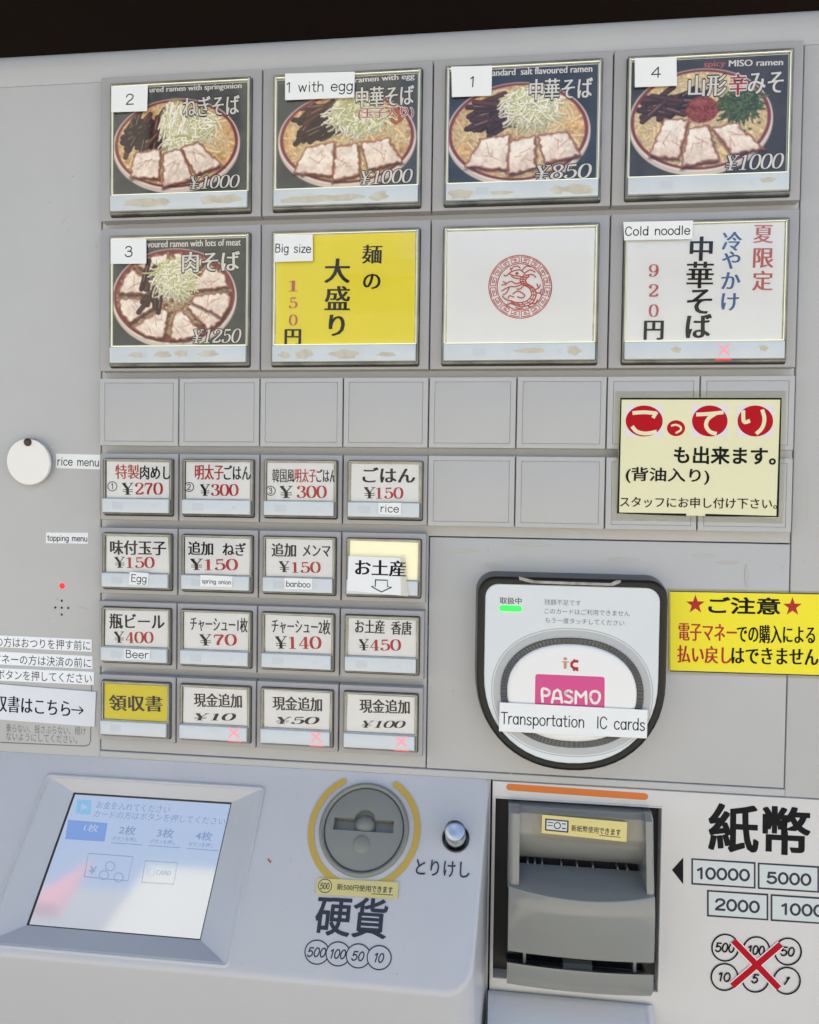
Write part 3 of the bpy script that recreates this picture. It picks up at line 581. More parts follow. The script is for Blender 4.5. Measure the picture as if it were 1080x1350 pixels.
# ---------------------------------------------------------------- buttons
PX, PY, GP = 50, 44.88, 4.6
def modframe(u, v, w, h): return Fr((u+w/2)*PX, v*PY+(h*PY-GP)/2, 0)
_mesh = {}
def shared(key, name, fr, parent, make, smooth=None):
    if key in _mesh:
        return put(bpy.data.objects.new(name, _mesh[key]), fr, parent)
    b = MB(); make(b); o = b.build(name, fr, parent, smooth); _mesh[key] = o.data; return o
def blob(cx, cy, rx, ry, n=22):
    ph = [random.random()*6.28 for _ in range(3)]
    return [(cx+rx*math.cos(a)*(1+.18*math.sin(3*a+ph[0])+.1*math.sin(7*a+ph[1])), cy+ry*math.sin(a)*(1+.22*math.sin(2*a+ph[2])+.1*math.sin(5*a+ph[0]))) for a in [k*2*math.pi/n for k in range(n)]]
def button(u, v, big, label, paper='paper', cross=None, stains=()):
    w = 2 if big else 1; fr = modframe(u+{5: .3, 7: -.4, 8: -.6}.get(v, 0)/PX, v, w, w); W_, H_ = w*PX-.7, w*PY-GP
    t = thing('menu_button' if paper != 'none' else 'menu_button', fr, label, 'button', 'large picture buttons' if big else 'small menu buttons')
    x0, y0, x1, y1 = -W_/2, -H_/2, W_/2, H_/2
    if big: C_ = (x0+6.9, y0+2.4, x0+93.6, y1-5.1); Pp = (x0+8.6, y0+14.6, x0+91.8, y1-7.0); S_ = (x0+8.0, y0+4.2, x0+92.2, y0+13.6)
    else: C_ = (x0+2.9, y0+3.4, x0+46.7, y1-3.3); Pp = (x0+4.3, y0+13.3, x0+45.3, y1-4.4); S_ = (x0+3.5, y0+4.6, x0+45.2, y0+13.0)
    k = 'L' if big else 'S'
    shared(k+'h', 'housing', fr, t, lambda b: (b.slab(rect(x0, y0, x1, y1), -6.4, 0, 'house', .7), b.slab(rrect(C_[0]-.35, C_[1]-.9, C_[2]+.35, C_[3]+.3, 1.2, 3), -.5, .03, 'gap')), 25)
    def mk(b):
        b.ring(rrect(*C_, 1.0, 3), rrect(Pp[0], S_[1]+.4, Pp[2], Pp[3], .5, 3), [(0, -.1), (0, 2.3), (.2, 2.8), (.42, 2.8), (.5, 2.3), (.62, 2.3), (.7, 2.7), (.85, 2.7), (1, 1.9), (1, .3)], 'acryl')
    rim = shared(k+'c', 'cover_rim', fr, t, mk)
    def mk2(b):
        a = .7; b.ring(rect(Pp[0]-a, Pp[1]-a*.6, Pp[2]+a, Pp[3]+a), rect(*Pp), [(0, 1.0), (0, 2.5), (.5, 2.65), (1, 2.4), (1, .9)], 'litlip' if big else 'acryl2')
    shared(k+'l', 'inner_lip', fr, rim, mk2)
    lwn = shared(k+'w', 'lamp_window', fr, t, lambda b: b.slab(rect(*S_), .2, 4.3, 'window', .7), 25)
    shared(k+'g', 'clear_pane', fr, t, lambda b: b.slab(rect(Pp[0]+.05, Pp[1]+.05, Pp[2]-.05, Pp[3]-.05), 2.05, 2.3, 'clear'))
    q = .4; j = lambda: random.uniform(0, .7)
    if paper in (0, 1, 2, 3, 4):
        b = MB(); b.slab(rect(Pp[0]+.1, Pp[1]+.1, Pp[2]-.1, Pp[3]-.1), .1, .4, 'paper'); pp = PAP[t.name] = b.build('paper', fr, t)
        photo(fr, pp, ((Pp[0]+.6, Pp[1]+.5), (Pp[2]-.8, Pp[3]-1.0)), 1.3, 10+paper, paper)
    else:
        e = 1.0 if big else .9
        b = MB(); b.slab([(Pp[0]+.4+j(), Pp[1]+.2), (Pp[2]-.4-j(), Pp[1]+.2), (Pp[2]-.4-j(), Pp[3]-.3-j()), (Pp[0]+.4+j(), Pp[3]-.3-j())], .8, 1.3, paper); pp = PAP[t.name] = b.build('paper', fr, t)
        b = MB(); b.slab(rect(Pp[0], Pp[1], Pp[2], Pp[3]), .35, .7, 'acryl2'); b.build('backing', fr, t)
    if cross:
        Lx = Let(fr, 4.35); cx, cy = cross; z = 6
        Lx.line([(cx-z, cy-z), (cx+z, cy+z)], 2.6, 'pinklamp', True); Lx.line([(cx+z, cy-z), (cx-z, cy+z)], 2.6, 'pinklamp', True); Lx.build('sold_out_cross', fr, lwn)
        a, bb = fr.px(cx, cy, 4.35); b = MB(); b.slab(rect(a-4.2, S_[1]-.55, a+4.2, S_[1]-.1), 1.0, 3.2, 'redlamp'); b.build('lamp_glow_bar', fr, lwn)
    else:                                      # unlit cross and bar moulded in the lamp window
        b = MB(); yc = (S_[1]+S_[3])/2; xc = (S_[0]+S_[2])/2+(S_[2]-S_[0])*.27
        for i, (p, q) in enumerate((((xc-1.7, yc-1.7), (xc+1.7, yc+1.7)), ((xc-1.7, yc+1.7), (xc+1.7, yc-1.7)))):
            vs, fs = ribbon([p, q], .45); b.add([(m_, n_, 4.325+.002*i) for m_, n_ in vs], fs, 'faint')
        b.build('moulded_cross', fr, lwn); b = MB()
        xc = (S_[0]+S_[2])/2-(S_[2]-S_[0])*.26; b.add([(m_, n_, 4.32) for m_, n_ in rect(xc-3.4, yc-2, xc+3.4, yc+2)], [(0, 1, 2, 3)], 'faint'); b.build('moulded_bar', fr, lwn)
    if stains:
        b = MB(); kk = 0
        for (sx, sy, rx, ry) in stains:
            kk += 1; a, bb = fr.px(sx, sy, 4.35); sc = 1/2.27
            b.add([(p[0], p[1], 4.33+.01*kk) for p in blob(a, bb, rx*sc, ry*sc)], [tuple(range(22))], 'glue')
        b.build('glue_residue', fr, lwn)
    return t, fr
def sticker(fr, c, quad, label, mtl='sticker', th=.15, name='sticker_label', cat='sticker', group='English stickers', curl=0):
    Q = [fr.px(x, y, c) for x, y in quad]; t = thing(name, fr, label, cat, group)
    b = MB(); b.slab(Q, c, c+th, mtl); PAP[t.name] = b.build('paper', fr, t); L = Let(fr, c+th+.02); return t, L
# large buttons ----------------
def bigtext(fr, items, c=.9):
    return Let(fr, c)
B = {}
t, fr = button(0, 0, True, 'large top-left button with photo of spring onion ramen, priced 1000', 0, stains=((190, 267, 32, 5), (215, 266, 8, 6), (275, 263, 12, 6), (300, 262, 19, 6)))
Let(fr, 1.36).t('ured ramen with springonion', 197, 119.5, 318, 113.5, 9.5, 'white', 'minchol').t('ねぎそば', 241, 141, 315, 137.5, 26, 'white', 'mincho', halo='photodark').n('¥1000', 250, 241, 316, 238.5, 17, 'white', .13, .22, 'photodark').done(t)
s, L = sticker(fr, 3.3, [(147, 114), (195, 112), (194, 146.5), (147, 148)], 'white sticker printed 2 on the spring onion ramen button'); L.r('2', 166.5, 131, 176.5, 130.5, 13.5, 1.5).done(s)
t, fr = button(2, 0, True, 'large button with photo of ramen with egg, priced 1000, second in the top row', 1, stains=((410, 262, 42, 5), (455, 260, 24, 4), (500, 258, 12, 6)))
Let(fr, 1.36).t('ramen with egg', 468, 106.5, 546, 101, 9.5, 'white', 'minchol').t('中華そば', 469, 129, 545, 125, 27, 'white', 'mincho', halo='photodark').t('(玉子入り)', 472, 150.5, 545, 148, 16, 'dred', 'mincho', halo='white').n('¥1000', 475, 234.5, 544, 231.5, 18, 'white', .13, .22, 'photodark').done(t)
s, L = sticker(fr, 3.3, [(376, 97), (468, 94.5), (467, 128.5), (376, 132)], 'wide white sticker reading 1 with egg on the egg ramen button'); L.r('1 with egg', 378, 115, 465.5, 112.5, 13.5, 1.4).done(s)
t, fr = button(4, 0, True, 'large button with photo of standard salt ramen, priced 850, third in the top row', 2, stains=((607, 256, 15, 7), (660, 254, 14, 3), (735, 250, 8, 5), (762, 249, 20, 6)))
Let(fr, 1.36).t('standard  salt flavoured ramen', 641, 96, 780.5, 90, 9, 'white', 'minchol').t('中華そば', 698, 118.5, 780.5, 115.5, 28, 'white', 'mincho', halo='photodark').n('¥850', 706, 227.5, 780, 225, 19, 'white', .13, .22, 'photodark').done(t)
s, L = sticker(fr, 3.3, [(595, 88), (649, 86.5), (648, 126), (596, 128)], 'white sticker printed 1 on the salt ramen button'); L.r('1', 620.5, 107.5, 626, 107.5, 14, 1.6).done(s)
t, fr = button(6, 0, True, 'large top-right button with photo of spicy miso ramen, priced 1000', 3, stains=((1012, 237, 9, 3.5),))
Let(fr, 1.36).t('spicy', 928, 86, 956, 84.5, 10, 'dred', 'minchol').t('MISO ramen', 961, 83.5, 1032, 81.5, 8.5, 'white', 'minchol').t('山形', 907.6, 113.6, 957, 112, 28, 'white', 'mincho', halo='photodark').t('辛', 961, 112, 984, 111, 28, 'red', 'mincho', halo='white').t('みそ', 986, 110, 1032, 108.5, 28, 'white', 'mincho', halo='photodark').n('¥1000', 957, 215, 1033, 212, 20, 'white', .13, .22, 'photodark').done(t)
s, L = sticker(fr, 3.3, [(837, 76.5), (892, 75), (892.7, 113), (837, 115)], 'white sticker printed 4 on the spicy miso ramen button'); L.r('4', 859.5, 95.3, 871.5, 94.8, 14, 1.5).done(s)
t, fr = button(0, 2, True, 'large button with photo of ramen with lots of meat, priced 1250', 4, stains=((180, 468, 10, 4), (215, 467, 12, 5), (240, 466, 9, 5), (275, 466, 14, 4)))
Let(fr, 1.36).t('voured ramen with lots of meat', 194, 322, 317, 319, 9, 'white', 'minchol').t('肉そば', 240, 345.5, 315, 344, 27, 'white', 'mincho', halo='photodark').n('¥1250', 254, 443.3, 318, 442.5, 18.5, 'white', .13, .22, 'photodark').done(t)
s, L = sticker(fr, 3.3, [(146, 315), (193, 314.6), (193, 347.5), (146, 348)], 'white sticker printed 3 on the ramen button with lots of meat'); L.r('3', 165, 331.5, 175, 331.5, 13.5, 1.5).done(s)
t, fr = button(2, 2, True, 'large yellow button for a big noodle portion, priced 150', 'yellow', stains=((400, 467, 12, 6), (375, 468, 8, 4), (455, 467, 20, 5), (510, 467, 12, 3)))
L = Let(fr, 1.36)
for c_, x, y, s_ in (('麺', 490, 335, 25), ('の', 489.6, 371, 22), ('大', 443.7, 357, 32), ('盛', 444, 393, 32), ('り', 443, 429, 28)): L.ch(c_, x, y, s_, 'ink', 'minchob' if c_ in '大り' else 'mincho')
for c_, y in (('1', 377), ('5', 399.3), ('0', 422)): L.n(c_, 381, y, 392.5, y, 14.5, 'dred')
L.ch('円', 385.4, 444.6, 21, 'ink', 'minchob'); L.done(t)
s, L = sticker(fr, 3.3, [(361.7, 309), (412.5, 309), (412.5, 344), (361.7, 345.4)], 'white sticker reading Big size on the yellow button'); L.r('Big size', 363.3, 327, 410, 327.6, 11, 1.3).done(s)
t, fr = button(4, 2, True, 'large white button printed with a round red dragon emblem', 'paper', stains=((700, 462, 20, 3), (757, 462, 9, 5)))
L = Let(fr, 1.36); cx, cy, R0 = 686, 378, 41.5
L.circ(cx, cy, R0, 1.3, 'seal'); L.circ(cx, cy, 30.5, 1.3, 'seal')
for k in range(16):
    a0 = 2*math.pi*k/16; da = 2*math.pi/16; F_ = lambda s_, r_: (cx+r_*math.cos(a0+s_*da), cy+r_*math.sin(a0+s_*da))
    if k % 2: F_ = (lambda G: lambda s_, r_: G(1-s_, r_))(F_)
    L.line([F_(.92, 39.6), F_(.5, 39.6), F_(.1, 39.6), F_(.1, 32.4), F_(.5, 32.4), F_(.86, 32.4), F_(.86, 37), F_(.36, 37), F_(.36, 34.9), F_(.62, 34.9)], 1.35, 'seal')
D = lambda P, w=1.35: L.line(catm([(cx+x, cy+y) for x, y in P], 5) if len(P) > 2 else [(cx+x, cy+y) for x, y in P], w, 'seal')
D([(6, -16), (0, -10), (2, -4), (12, 2), (15, 11), (8, 19), (-4, 21), (-13, 18)], 1.6); D([(12, -14), (7, -9), (9, -4), (17, 1), (21, 11), (14, 23), (0, 26), (-12, 22)], 1.7)
D([(9, -15), (3.5, -9.5), (5.5, -4), (14.5, 1.5), (18, 11), (11, 21), (-2, 23.5), (-12.5, 20)], 1.2)
for k in range(13):
    f = k/12; P1 = catm([(6, -16), (0, -10), (2, -4), (12, 2), (15, 11), (8, 19), (-4, 21)], 6); P2 = catm([(12, -14), (7, -9), (9, -4), (17, 1), (21, 11), (14, 23), (0, 26)], 6)
    i = int(f*(len(P1)-1)); D([P1[i], P2[i]], 1.3)
for P in ([(6, -17), (0, -22), (-8, -21), (-14, -18), (-10, -15), (-2, -14), (4, -12)], [(-14, -18), (-19, -14), (-22, -16)], [(-12, -14), (-6, -11), (-1, -11)], [(-4, -19), (-3, -17), (-6, -17), (-4, -19)], [(2, -21), (8, -27), (14, -26)], [(6, -18), (13, -22), (20, -19)], [(9, -15), (16, -16), (21, -12)],
          [(0, -24), (-3, -27), (-10, -26)], [(2, -6), (-6, -4), (-12, -7), (-18, -4)], [(2, -3), (-6, 0), (-13, 0), (-20, 3)], [(-18, -4), (-23, -7)], [(-18, -3), (-25, -2)], [(-20, 3), (-25, 6)], [(-14, 0), (-18, 8), (-23, 11)],
          [(19, 4), (24, 2), (27, -3)], [(20, 8), (26, 8), (28, 3)], [(24, 2), (22, -4)], [(26, 8), (29, 12)], [(-13, 19), (-20, 16), (-24, 12)], [(-12, 22), (-18, 24), (-14, 27)], [(-10, 10), (-4, 6), (2, 8), (6, 12), (2, 15), (-4, 13)], [(-8, 14), (-14, 12), (-16, 16)], [(14, 22), (20, 22), (23, 17)], [(5, -2), (0, 3), (-5, 3)], [(-11, -21), (-13, -24), (-9, -24)], [(10, 26), (15, 27)], [(-6, 27), (-2, 29), (4, 28)]): D(P, 1.6)
L.done(t, 'emblem')
t, fr = button(6, 2, True, 'large white cold noodle button with vertical Japanese text, priced 920', 'paper', (955, 461), stains=((1007, 459, 5, 4), (892, 461, 6, 4)))
L = Let(fr, 1.36)
for c_, x, y, s_, m_, st in (('夏', 1006, 308.5, 25, 'dred', 'mincho'), ('限', 1006, 340, 26, 'dred', 'mincho'), ('定', 1005, 370, 26, 'dred', 'mincho'), ('冷', 964.5, 318, 25, 'blue', 'mincho'), ('や', 963.5, 343, 23, 'blue', 'mincho'), ('か', 963, 370, 24, 'blue', 'mincho'), ('け', 962, 398, 23, 'blue', 'mincho'),
        ('中', 923.5, 328, 32, 'ink', 'minchob'), ('華', 922, 362.5, 35, 'ink', 'mincho'), ('そ', 921, 397.6, 32, 'ink', 'minchob'), ('ば', 920, 430, 32, 'ink', 'minchob')): L.ch(c_, x, y, s_, m_, st)
for c_, y in (('9', 356.7), ('2', 383), ('0', 409.6)): L.n(c_, 855.5, y, 868.5, y, 16.5, 'dred')
L.ch('円', 861, 435.5, 25, 'ink', 'minchob'); L.done(t)
s, L = sticker(fr, 3.3, [(822, 292.6), (914, 290.7), (913, 315), (823, 317)], 'long white sticker reading Cold noodle on the lower right picture button'); L.r('Cold noodle', 825, 304.8, 910, 303.2, 11.5, 1.4).done(s)
# small buttons ----------------
def small(u, v, label, parts, price=None, paper='paper', cross=None, c=1.36):
    t, fr = button(u, v, False, label, paper, cross); L = Let(fr, c)
    for tx, x0, y0, x1, y1, h, m in parts: L.t(tx, x0, y0, x1, y1, h, m, 'mincho' if tx in ('韓国風', '特製') else 'minchob')
    if price:
        yx0, yx1, yy_, dg, dx0, dx1, dy_, h = price; L.n('¥', yx0, yy_, yx1, yy_, h, 'ink', .17); L.n(dg, dx0, dy_, dx1, dy_, h, 'red', .16)
    return t, fr, L
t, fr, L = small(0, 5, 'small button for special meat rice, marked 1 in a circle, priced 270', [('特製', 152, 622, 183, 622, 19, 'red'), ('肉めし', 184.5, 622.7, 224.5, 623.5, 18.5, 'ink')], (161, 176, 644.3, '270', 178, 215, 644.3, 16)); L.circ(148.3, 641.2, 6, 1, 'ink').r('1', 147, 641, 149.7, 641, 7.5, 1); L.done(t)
t, fr, L = small(1, 5, 'small button for cod roe rice, marked 2 in a circle, priced 300', [('明太子', 257, 622.5, 294, 622.6, 20, 'red'), ('ごはん', 295, 623, 330, 623, 19, 'ink')], (264, 277, 646, '300', 278, 314.7, 646, 15.5)); L.circ(249.4, 642, 6, 1, 'ink').r('2', 247.3, 642, 251.5, 642, 7.5, 1); L.done(t)
t, fr, L = small(2, 5, 'small button for Korean style cod roe rice, marked 3 in a circle, priced 300', [('韓国風', 359, 627, 387.8, 627, 18, 'ink'), ('明太子', 388.5, 627, 416, 627, 18, 'red'), ('ごはん', 417, 627, 443, 627, 17, 'ink')], (369, 386, 648.5, '300', 391, 431, 648.5, 16)); L.circ(357, 647, 6, 1, 'ink').r('3', 355, 647, 359, 647, 7.5, 1); L.done(t)
t, fr, L = small(3, 5, 'small button for plain rice, priced 150, last in the rice row', [('ごはん', 478, 626, 546, 626.5, 20, 'ink')], (480, 495, 649.5, '150', 496, 532, 650, 15)); L.done(t)
s, L = sticker(fr, 4.6, [(499, 663), (529, 663), (529, 679), (499, 678)], 'tiny white sticker reading rice on the plain rice button'); L.r('rice', 502, 670, 526, 670.6, 10, 1.15).done(s)
t, fr, L = small(0, 6, 'small button for a seasoned egg, priced 150', [('味付玉子', 145, 721.7, 218, 722.7, 19, 'ink')], (151, 165, 741.3, '150', 167, 204, 741.6, 14.5)); L.done(t)
s, L = sticker(fr, 4.6, [(171, 754), (196, 755.5), (195, 772), (170, 770.7)], 'tiny white sticker reading Egg below the seasoned egg price'); L.r('Egg', 173.3, 762, 193.3, 763, 9.5, 1.1).done(s)
t, fr, L = small(1, 6, 'small button for extra spring onion, priced 150', [('追加', 248, 722.7, 280, 723.2, 18, 'ink'), ('ねぎ', 293.4, 723.8, 323.5, 724.3, 17, 'ink')], (251, 267.5, 744, '150', 270, 314, 744.4, 15)); L.done(t)
s, L = sticker(fr, 4.6, [(264.4, 758), (306.6, 760), (306, 774.4), (264, 773)], 'tiny white sticker reading spring onion below the extra leek price'); L.r('spring onion', 266.5, 766, 304.5, 767.8, 5.5, .8).done(s)
t, fr, L = small(2, 6, 'small button for extra bamboo shoots, priced 150', [('追加', 358, 724.8, 389.4, 725.4, 18, 'ink'), ('メンマ', 399, 726, 435, 726.4, 15, 'ink')], (368, 382, 747, '150', 385, 423, 748, 14.5)); L.done(t)
s, L = sticker(fr, 4.6, [(375, 762), (411.6, 763), (411.6, 777.6), (375, 776)], 'tiny white sticker reading banboo below the bamboo shoot price'); L.r('banboo', 377.5, 769.5, 409, 770.7, 7.5, .95).done(s)
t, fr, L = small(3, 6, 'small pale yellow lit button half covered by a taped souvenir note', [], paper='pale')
s, L = sticker(fr, 4.5, [(459.6, 733), (533, 736), (538, 786), (458, 778.6)], 'white souvenir note with a down arrow taped over the pale yellow button', name='taped_note', cat='note', group=None)
L.t('お土産', 468, 748, 534, 750, 21, 'ink', 'minchob')
L.line([(495, 764.5), (495, 773), (489.5, 773), (503, 780.5), (516.5, 774), (511, 773.4), (511, 765), (494.5, 764.5)], 1.5, 'ink'); L.done(s)
b = MB(); b.slab([fr.px(x, y, 4.9) for x, y in ((528, 731), (534, 731), (540, 787), (529, 786))], 4.85, 4.95, 'film'); b.build('clear_tape', fr, s)
t, fr, L = small(0, 7, 'small button for bottled beer, priced 400', [('瓶ビール', 144, 818.8, 216, 819.8, 20, 'ink')], (150.4, 164, 840, '400', 165.7, 202.6, 840.4, 15)); L.done(t)
s, L = sticker(fr, 4.6, [(164, 855), (198, 856.8), (197.4, 870), (163.6, 869)], 'tiny white sticker reading Beer below the bottled beer price'); L.r('Beer', 166, 862, 195.5, 863.3, 10, 1.15).done(s)
t, fr, L = small(1, 7, 'small button for one slice of roast pork, priced 70', [('チャーシュー1枚', 250.7, 822, 326, 824.6, 19, 'ink')], (263.3, 279, 843.6, '70', 282, 312.4, 843.6, 15)); L.done(t)
t, fr, L = small(2, 7, 'small button for two slices of roast pork, priced 140', [('チャーシュー2枚', 358, 825, 435, 827.3, 19, 'ink')], (363, 378.4, 847, '140', 381, 424, 847.3, 16.5)); L.done(t)
t, fr, L = small(3, 7, 'small button for a souvenir pack, priced 450, right end of its row', [('お土産', 468, 826, 506.6, 826.7, 18, 'ink'), ('香唐', 515.6, 827.7, 542, 828.3, 18, 'ink')], (473.4, 486.5, 850, '450', 488, 529, 850.4, 15)); L.done(t)
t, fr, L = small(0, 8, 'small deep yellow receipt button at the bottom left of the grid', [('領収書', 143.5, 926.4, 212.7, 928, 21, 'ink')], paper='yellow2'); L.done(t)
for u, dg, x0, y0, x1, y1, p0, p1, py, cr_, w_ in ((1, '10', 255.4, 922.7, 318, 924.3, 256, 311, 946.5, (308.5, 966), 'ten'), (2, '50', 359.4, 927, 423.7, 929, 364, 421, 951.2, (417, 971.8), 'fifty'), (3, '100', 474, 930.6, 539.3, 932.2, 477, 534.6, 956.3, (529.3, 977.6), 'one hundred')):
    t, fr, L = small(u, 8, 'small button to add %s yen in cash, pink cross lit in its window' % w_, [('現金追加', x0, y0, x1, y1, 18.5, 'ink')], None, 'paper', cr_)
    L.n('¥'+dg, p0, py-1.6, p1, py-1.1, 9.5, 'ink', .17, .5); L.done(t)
# blank cover plates
ORD = ['first', 'second', 'third', 'fourth', 'fifth', 'sixth', 'seventh', 'eighth']
def blank(u, v, label):
    fr = modframe(u, v, 1, 1); fr.mw = fr.mw @ Matrix.Rotation(R_(random.uniform(-.5, .5)), 4, 'X') @ Matrix.Rotation(R_(random.uniform(-.18, .18)), 4, 'Y') @ Matrix.Rotation(R_(random.uniform(-.4, .4)), 4, 'Z'); t = thing('blank_cover_plate', fr, label, 'cover plate', 'blank grey cover plates'); w, h = (PX-.7)/2, (PY-GP)/2
    def mk(b):
        b.slab(rect(-w, -h, w, h), -6.4, -.55, 'plate'); b.ring(rect(-w, -h, w, h), rect(-w+3.0, -h+2.6, w-3.0, h-2.6), [(0, -.6), (.05, -.05), (.12, 0), (.95, 0), (1, -.1), (1, -.7)], 'plate')
    shared('Bf', 'frame', fr, t, mk)
    shared('Bp', 'panel', fr, t, lambda b: b.slab(rect(-w+3.22, -h+2.82, w-3.22, h-2.82), -.7, 0, 'plate', .15), 25)
for u in range(8): blank(u, 4, 'blank grey cover plate, %s from the left in the full row under the picture buttons' % ORD[u])
for u in range(4, 8): blank(u, 5, 'blank grey cover plate, %s to the right of the rice buttons' % ORD[u-4])
# ---------------------------------------------------------------- stickers and signs on the fascia
s, L = sticker(PF, .1, [(74, 598), (132.5, 599.5), (132, 619), (74, 617)], 'small white sticker reading rice menu beside the rice row', group='English stickers'); L.r('rice menu', 76, 608, 130.5, 609.5, 10.5, 1.2).done(s)
s, L = sticker(PF, .1, [(61, 702), (116.5, 702.3), (116, 717), (60.5, 716)], 'small white sticker reading topping menu left of the egg button', group='English stickers'); L.r('topping menu', 62.5, 709, 115, 710, 7.5, 1.05).done(s)
for q, tx, a, lab in (([(-60, 835), (121, 843), (121, 859.5), (-60, 850)], 'の方はおつりを押す前に', (-6, 846, 119, 851.3), 'upper strip of white instruction tape above the receipt sign'),
                 ([(-60, 856), (122, 865), (122, 882), (-60, 873)], 'マネーの方は決済の前に', (-9, 868, 120, 874.3), 'middle strip of white instruction tape above the receipt sign'),
                 ([(-60, 878.5), (124, 885.6), (124, 903), (-60, 894.5)], 'ボタンを押してください', (-4, 889, 121, 894.8), 'lower strip of white instruction tape above the receipt sign')):
    s, L = sticker(PF, .1, q, lab, name='tape_strip', cat='label tape', group='instruction tape strips', mtl='paper'); L.t(tx, *a, 13, 'ink', 'sans').done(s)
s, L = sticker(PF, .5, [(-60, 897), (127, 912), (125, 958), (-60, 944)], 'white arrow sign pointing to the yellow receipt button', 'stickcool', name='paper_sign', cat='sign', group=None, th=.4); L.t('領収書はこちら', -24, 925.3, 92, 934.5, 22, 'ink', 'mincho'); L.k += 1; L.line([(94, 935.6), (109, 936.8)], 1.6, 'ink'); L.line([(104.5, 931.5), (109.8, 936.9)], 1.6, 'ink'); L.line([(109.8, 936.9), (104, 941.5)], 1.6, 'ink'); L.done(s)
# hanging lock cover disc
fr = Fr(*(PF.px(38.9, 609, 3)[0], -PF.px(38.9, 609, 3)[1]), -6)
x0, y0 = PF.px(38.9, 609, 4); fr = Fr(x0, -y0, -6)
t = thing('lock_cover_disc', fr, 'round white plastic disc hanging from a screw on the left fascia', 'disc')
b = MB(); rr_ = 14.1; E = lambda q, c: [(a, bb, c+bb*.06) for a, bb in ell(0, 0, q, q, 64)]
b.loft([E(rr_-.6, 3.0), E(rr_, 3.5), E(rr_, 5.2), E(rr_-.25, 5.5), E(rr_-.6, 5.5)], 'disc', cap0=True); b.build('disc', fr, t, smooth=50)
a, bb = fr.px(37.2, 583, 6); b = MB(); b.loft([[(p, q, c) for p, q in ell(a, bb, r, r, 24)] for r, c in ((2.4, .2), (2.4, 6.8), (2.0, 7.6), (1.2, 7.9))], 'screw'); b.build('screw', fr, t, smooth=50)
# cream sign
S = Fr(340, 250, 0); Q = [(817.5, 524), (1031.5, 524), (1026.5, 682.5), (813.5, 677.5)]
t = thing('notice_board', S, 'cream laminated notice with red discs, taped over the blank plates', 'sign')
b = MB(); b.slab([S.px(x, y, .5) for x, y in ((811, 516), (1037, 515), (1033, 690), (807, 686))], .15, .35, 'film'); b.build('laminate', S, t)
b = MB(); b.slab([S.px(x, y, .9) for x, y in Q], .4, .9, 'cream'); PAP[t.name] = b.build('card', S, t)
L = Let(S, .93)
L.line([(905, 678.7), (815, 676.3), (818.8, 525.5), (1030, 525.6), (1025.2, 681), (930, 679)], 3.2, 'ink')
for cx, cy, rx, ry in ((849.5, 555, 24.5, 20.5), (936, 555, 23.5, 20.5), (996, 555, 23.5, 20.5)): L.poly([(cx-rx, cy-ry), (cx+rx, cy-ry), (cx+rx, cy+ry), (cx-rx, cy+ry)], 'lav')
for cx, cy, rx, ry in ((849.5, 555, 24.5, 20.5), (891.5, 564.5, 12, 10.5), (936, 555, 23.5, 20.5), (996, 555, 23.5, 20.5)): L.poly([(cx+rx*math.cos(a*math.pi/16), cy+ry*math.sin(a*math.pi/16)) for a in range(32)], 'signred')
for P, w in (([(834, 544.5), (850, 543.5), (866, 545)], 5), ([(866, 543), (861, 551)], 4.5), ([(833.5, 562), (840, 569), (852, 571.5), (866, 569)], 5), ([(885, 561.5), (891, 560), (897, 562.5), (897.5, 567), (891, 571)], 2.6),
             ([(918, 546.5), (936, 545.5), (954, 543.5)], 5), ([(944, 545), (934, 552), (931, 561), (936, 569), (945, 572)], 5), ([(980, 541), (981, 556), (989, 554.5)], 5), ([(1005, 540), (1008, 552), (1005, 564), (997, 572)], 5)):
    L.line(catm(P, 5) if len(P) > 2 else P, w, 'cream')
L.t('も出来ます。', 888.5, 600, 1022.5, 601.7, 23, 'ink', 'heavy'); L.t('(背油入り)', 825, 626, 935, 628.6, 21, 'ink', 'bold'); L.t('スタッフにお申し付け下さい。', 817.5, 661.5, 1024.5, 664.2, 14, 'ink', 'med'); L.done(t)
# yellow caution sign
t = thing('caution_sign', PF, 'yellow caution sign with two red stars right of the card reader', 'sign')
b = MB(); b.slab([PF.px(x, y, .6) for x, y in ((880, 776), (1150, 781), (1150, 897), (880, 889))], .05, .2, 'film'); b.build('laminate', PF, t)
b = MB(); b.slab([PF.px(x, y, .6) for x, y in ((882.5, 778.5), (1140, 783), (1140, 893.5), (882.5, 885))], .2, .6, 'ysign'); PAP[t.name] = b.build('card', PF, t)
L = Let(PF, .63); L.line([(1140, 784), (883.5, 779.5), (883.5, 884.5), (1140, 892.5)], 1.6, 'slate')
for cx, cy in ((917, 797), (1045, 800)): L.poly([(cx+(13 if k % 2 == 0 else 5.2)*math.sin(k*math.pi/5), cy-(13 if k % 2 == 0 else 5.2)*math.cos(k*math.pi/5)) for k in range(10)], 'red')
L.t('ご注意', 934, 798, 1028, 799.6, 22, 'ink', 'heavy'); L.t('電子マネー', 894.6, 833, 970.7, 834.8, 23, 'red', 'minchob'); L.t('での購入による', 971.6, 835.4, 1074, 837.2, 24, 'ink', 'minchob')
L.t('払い戻し', 893, 862, 963.5, 864, 23, 'red', 'minchob'); L.t('はできません。', 964.4, 864.3, 1086, 866.7, 22, 'ink', 'minchob'); L.done(t)
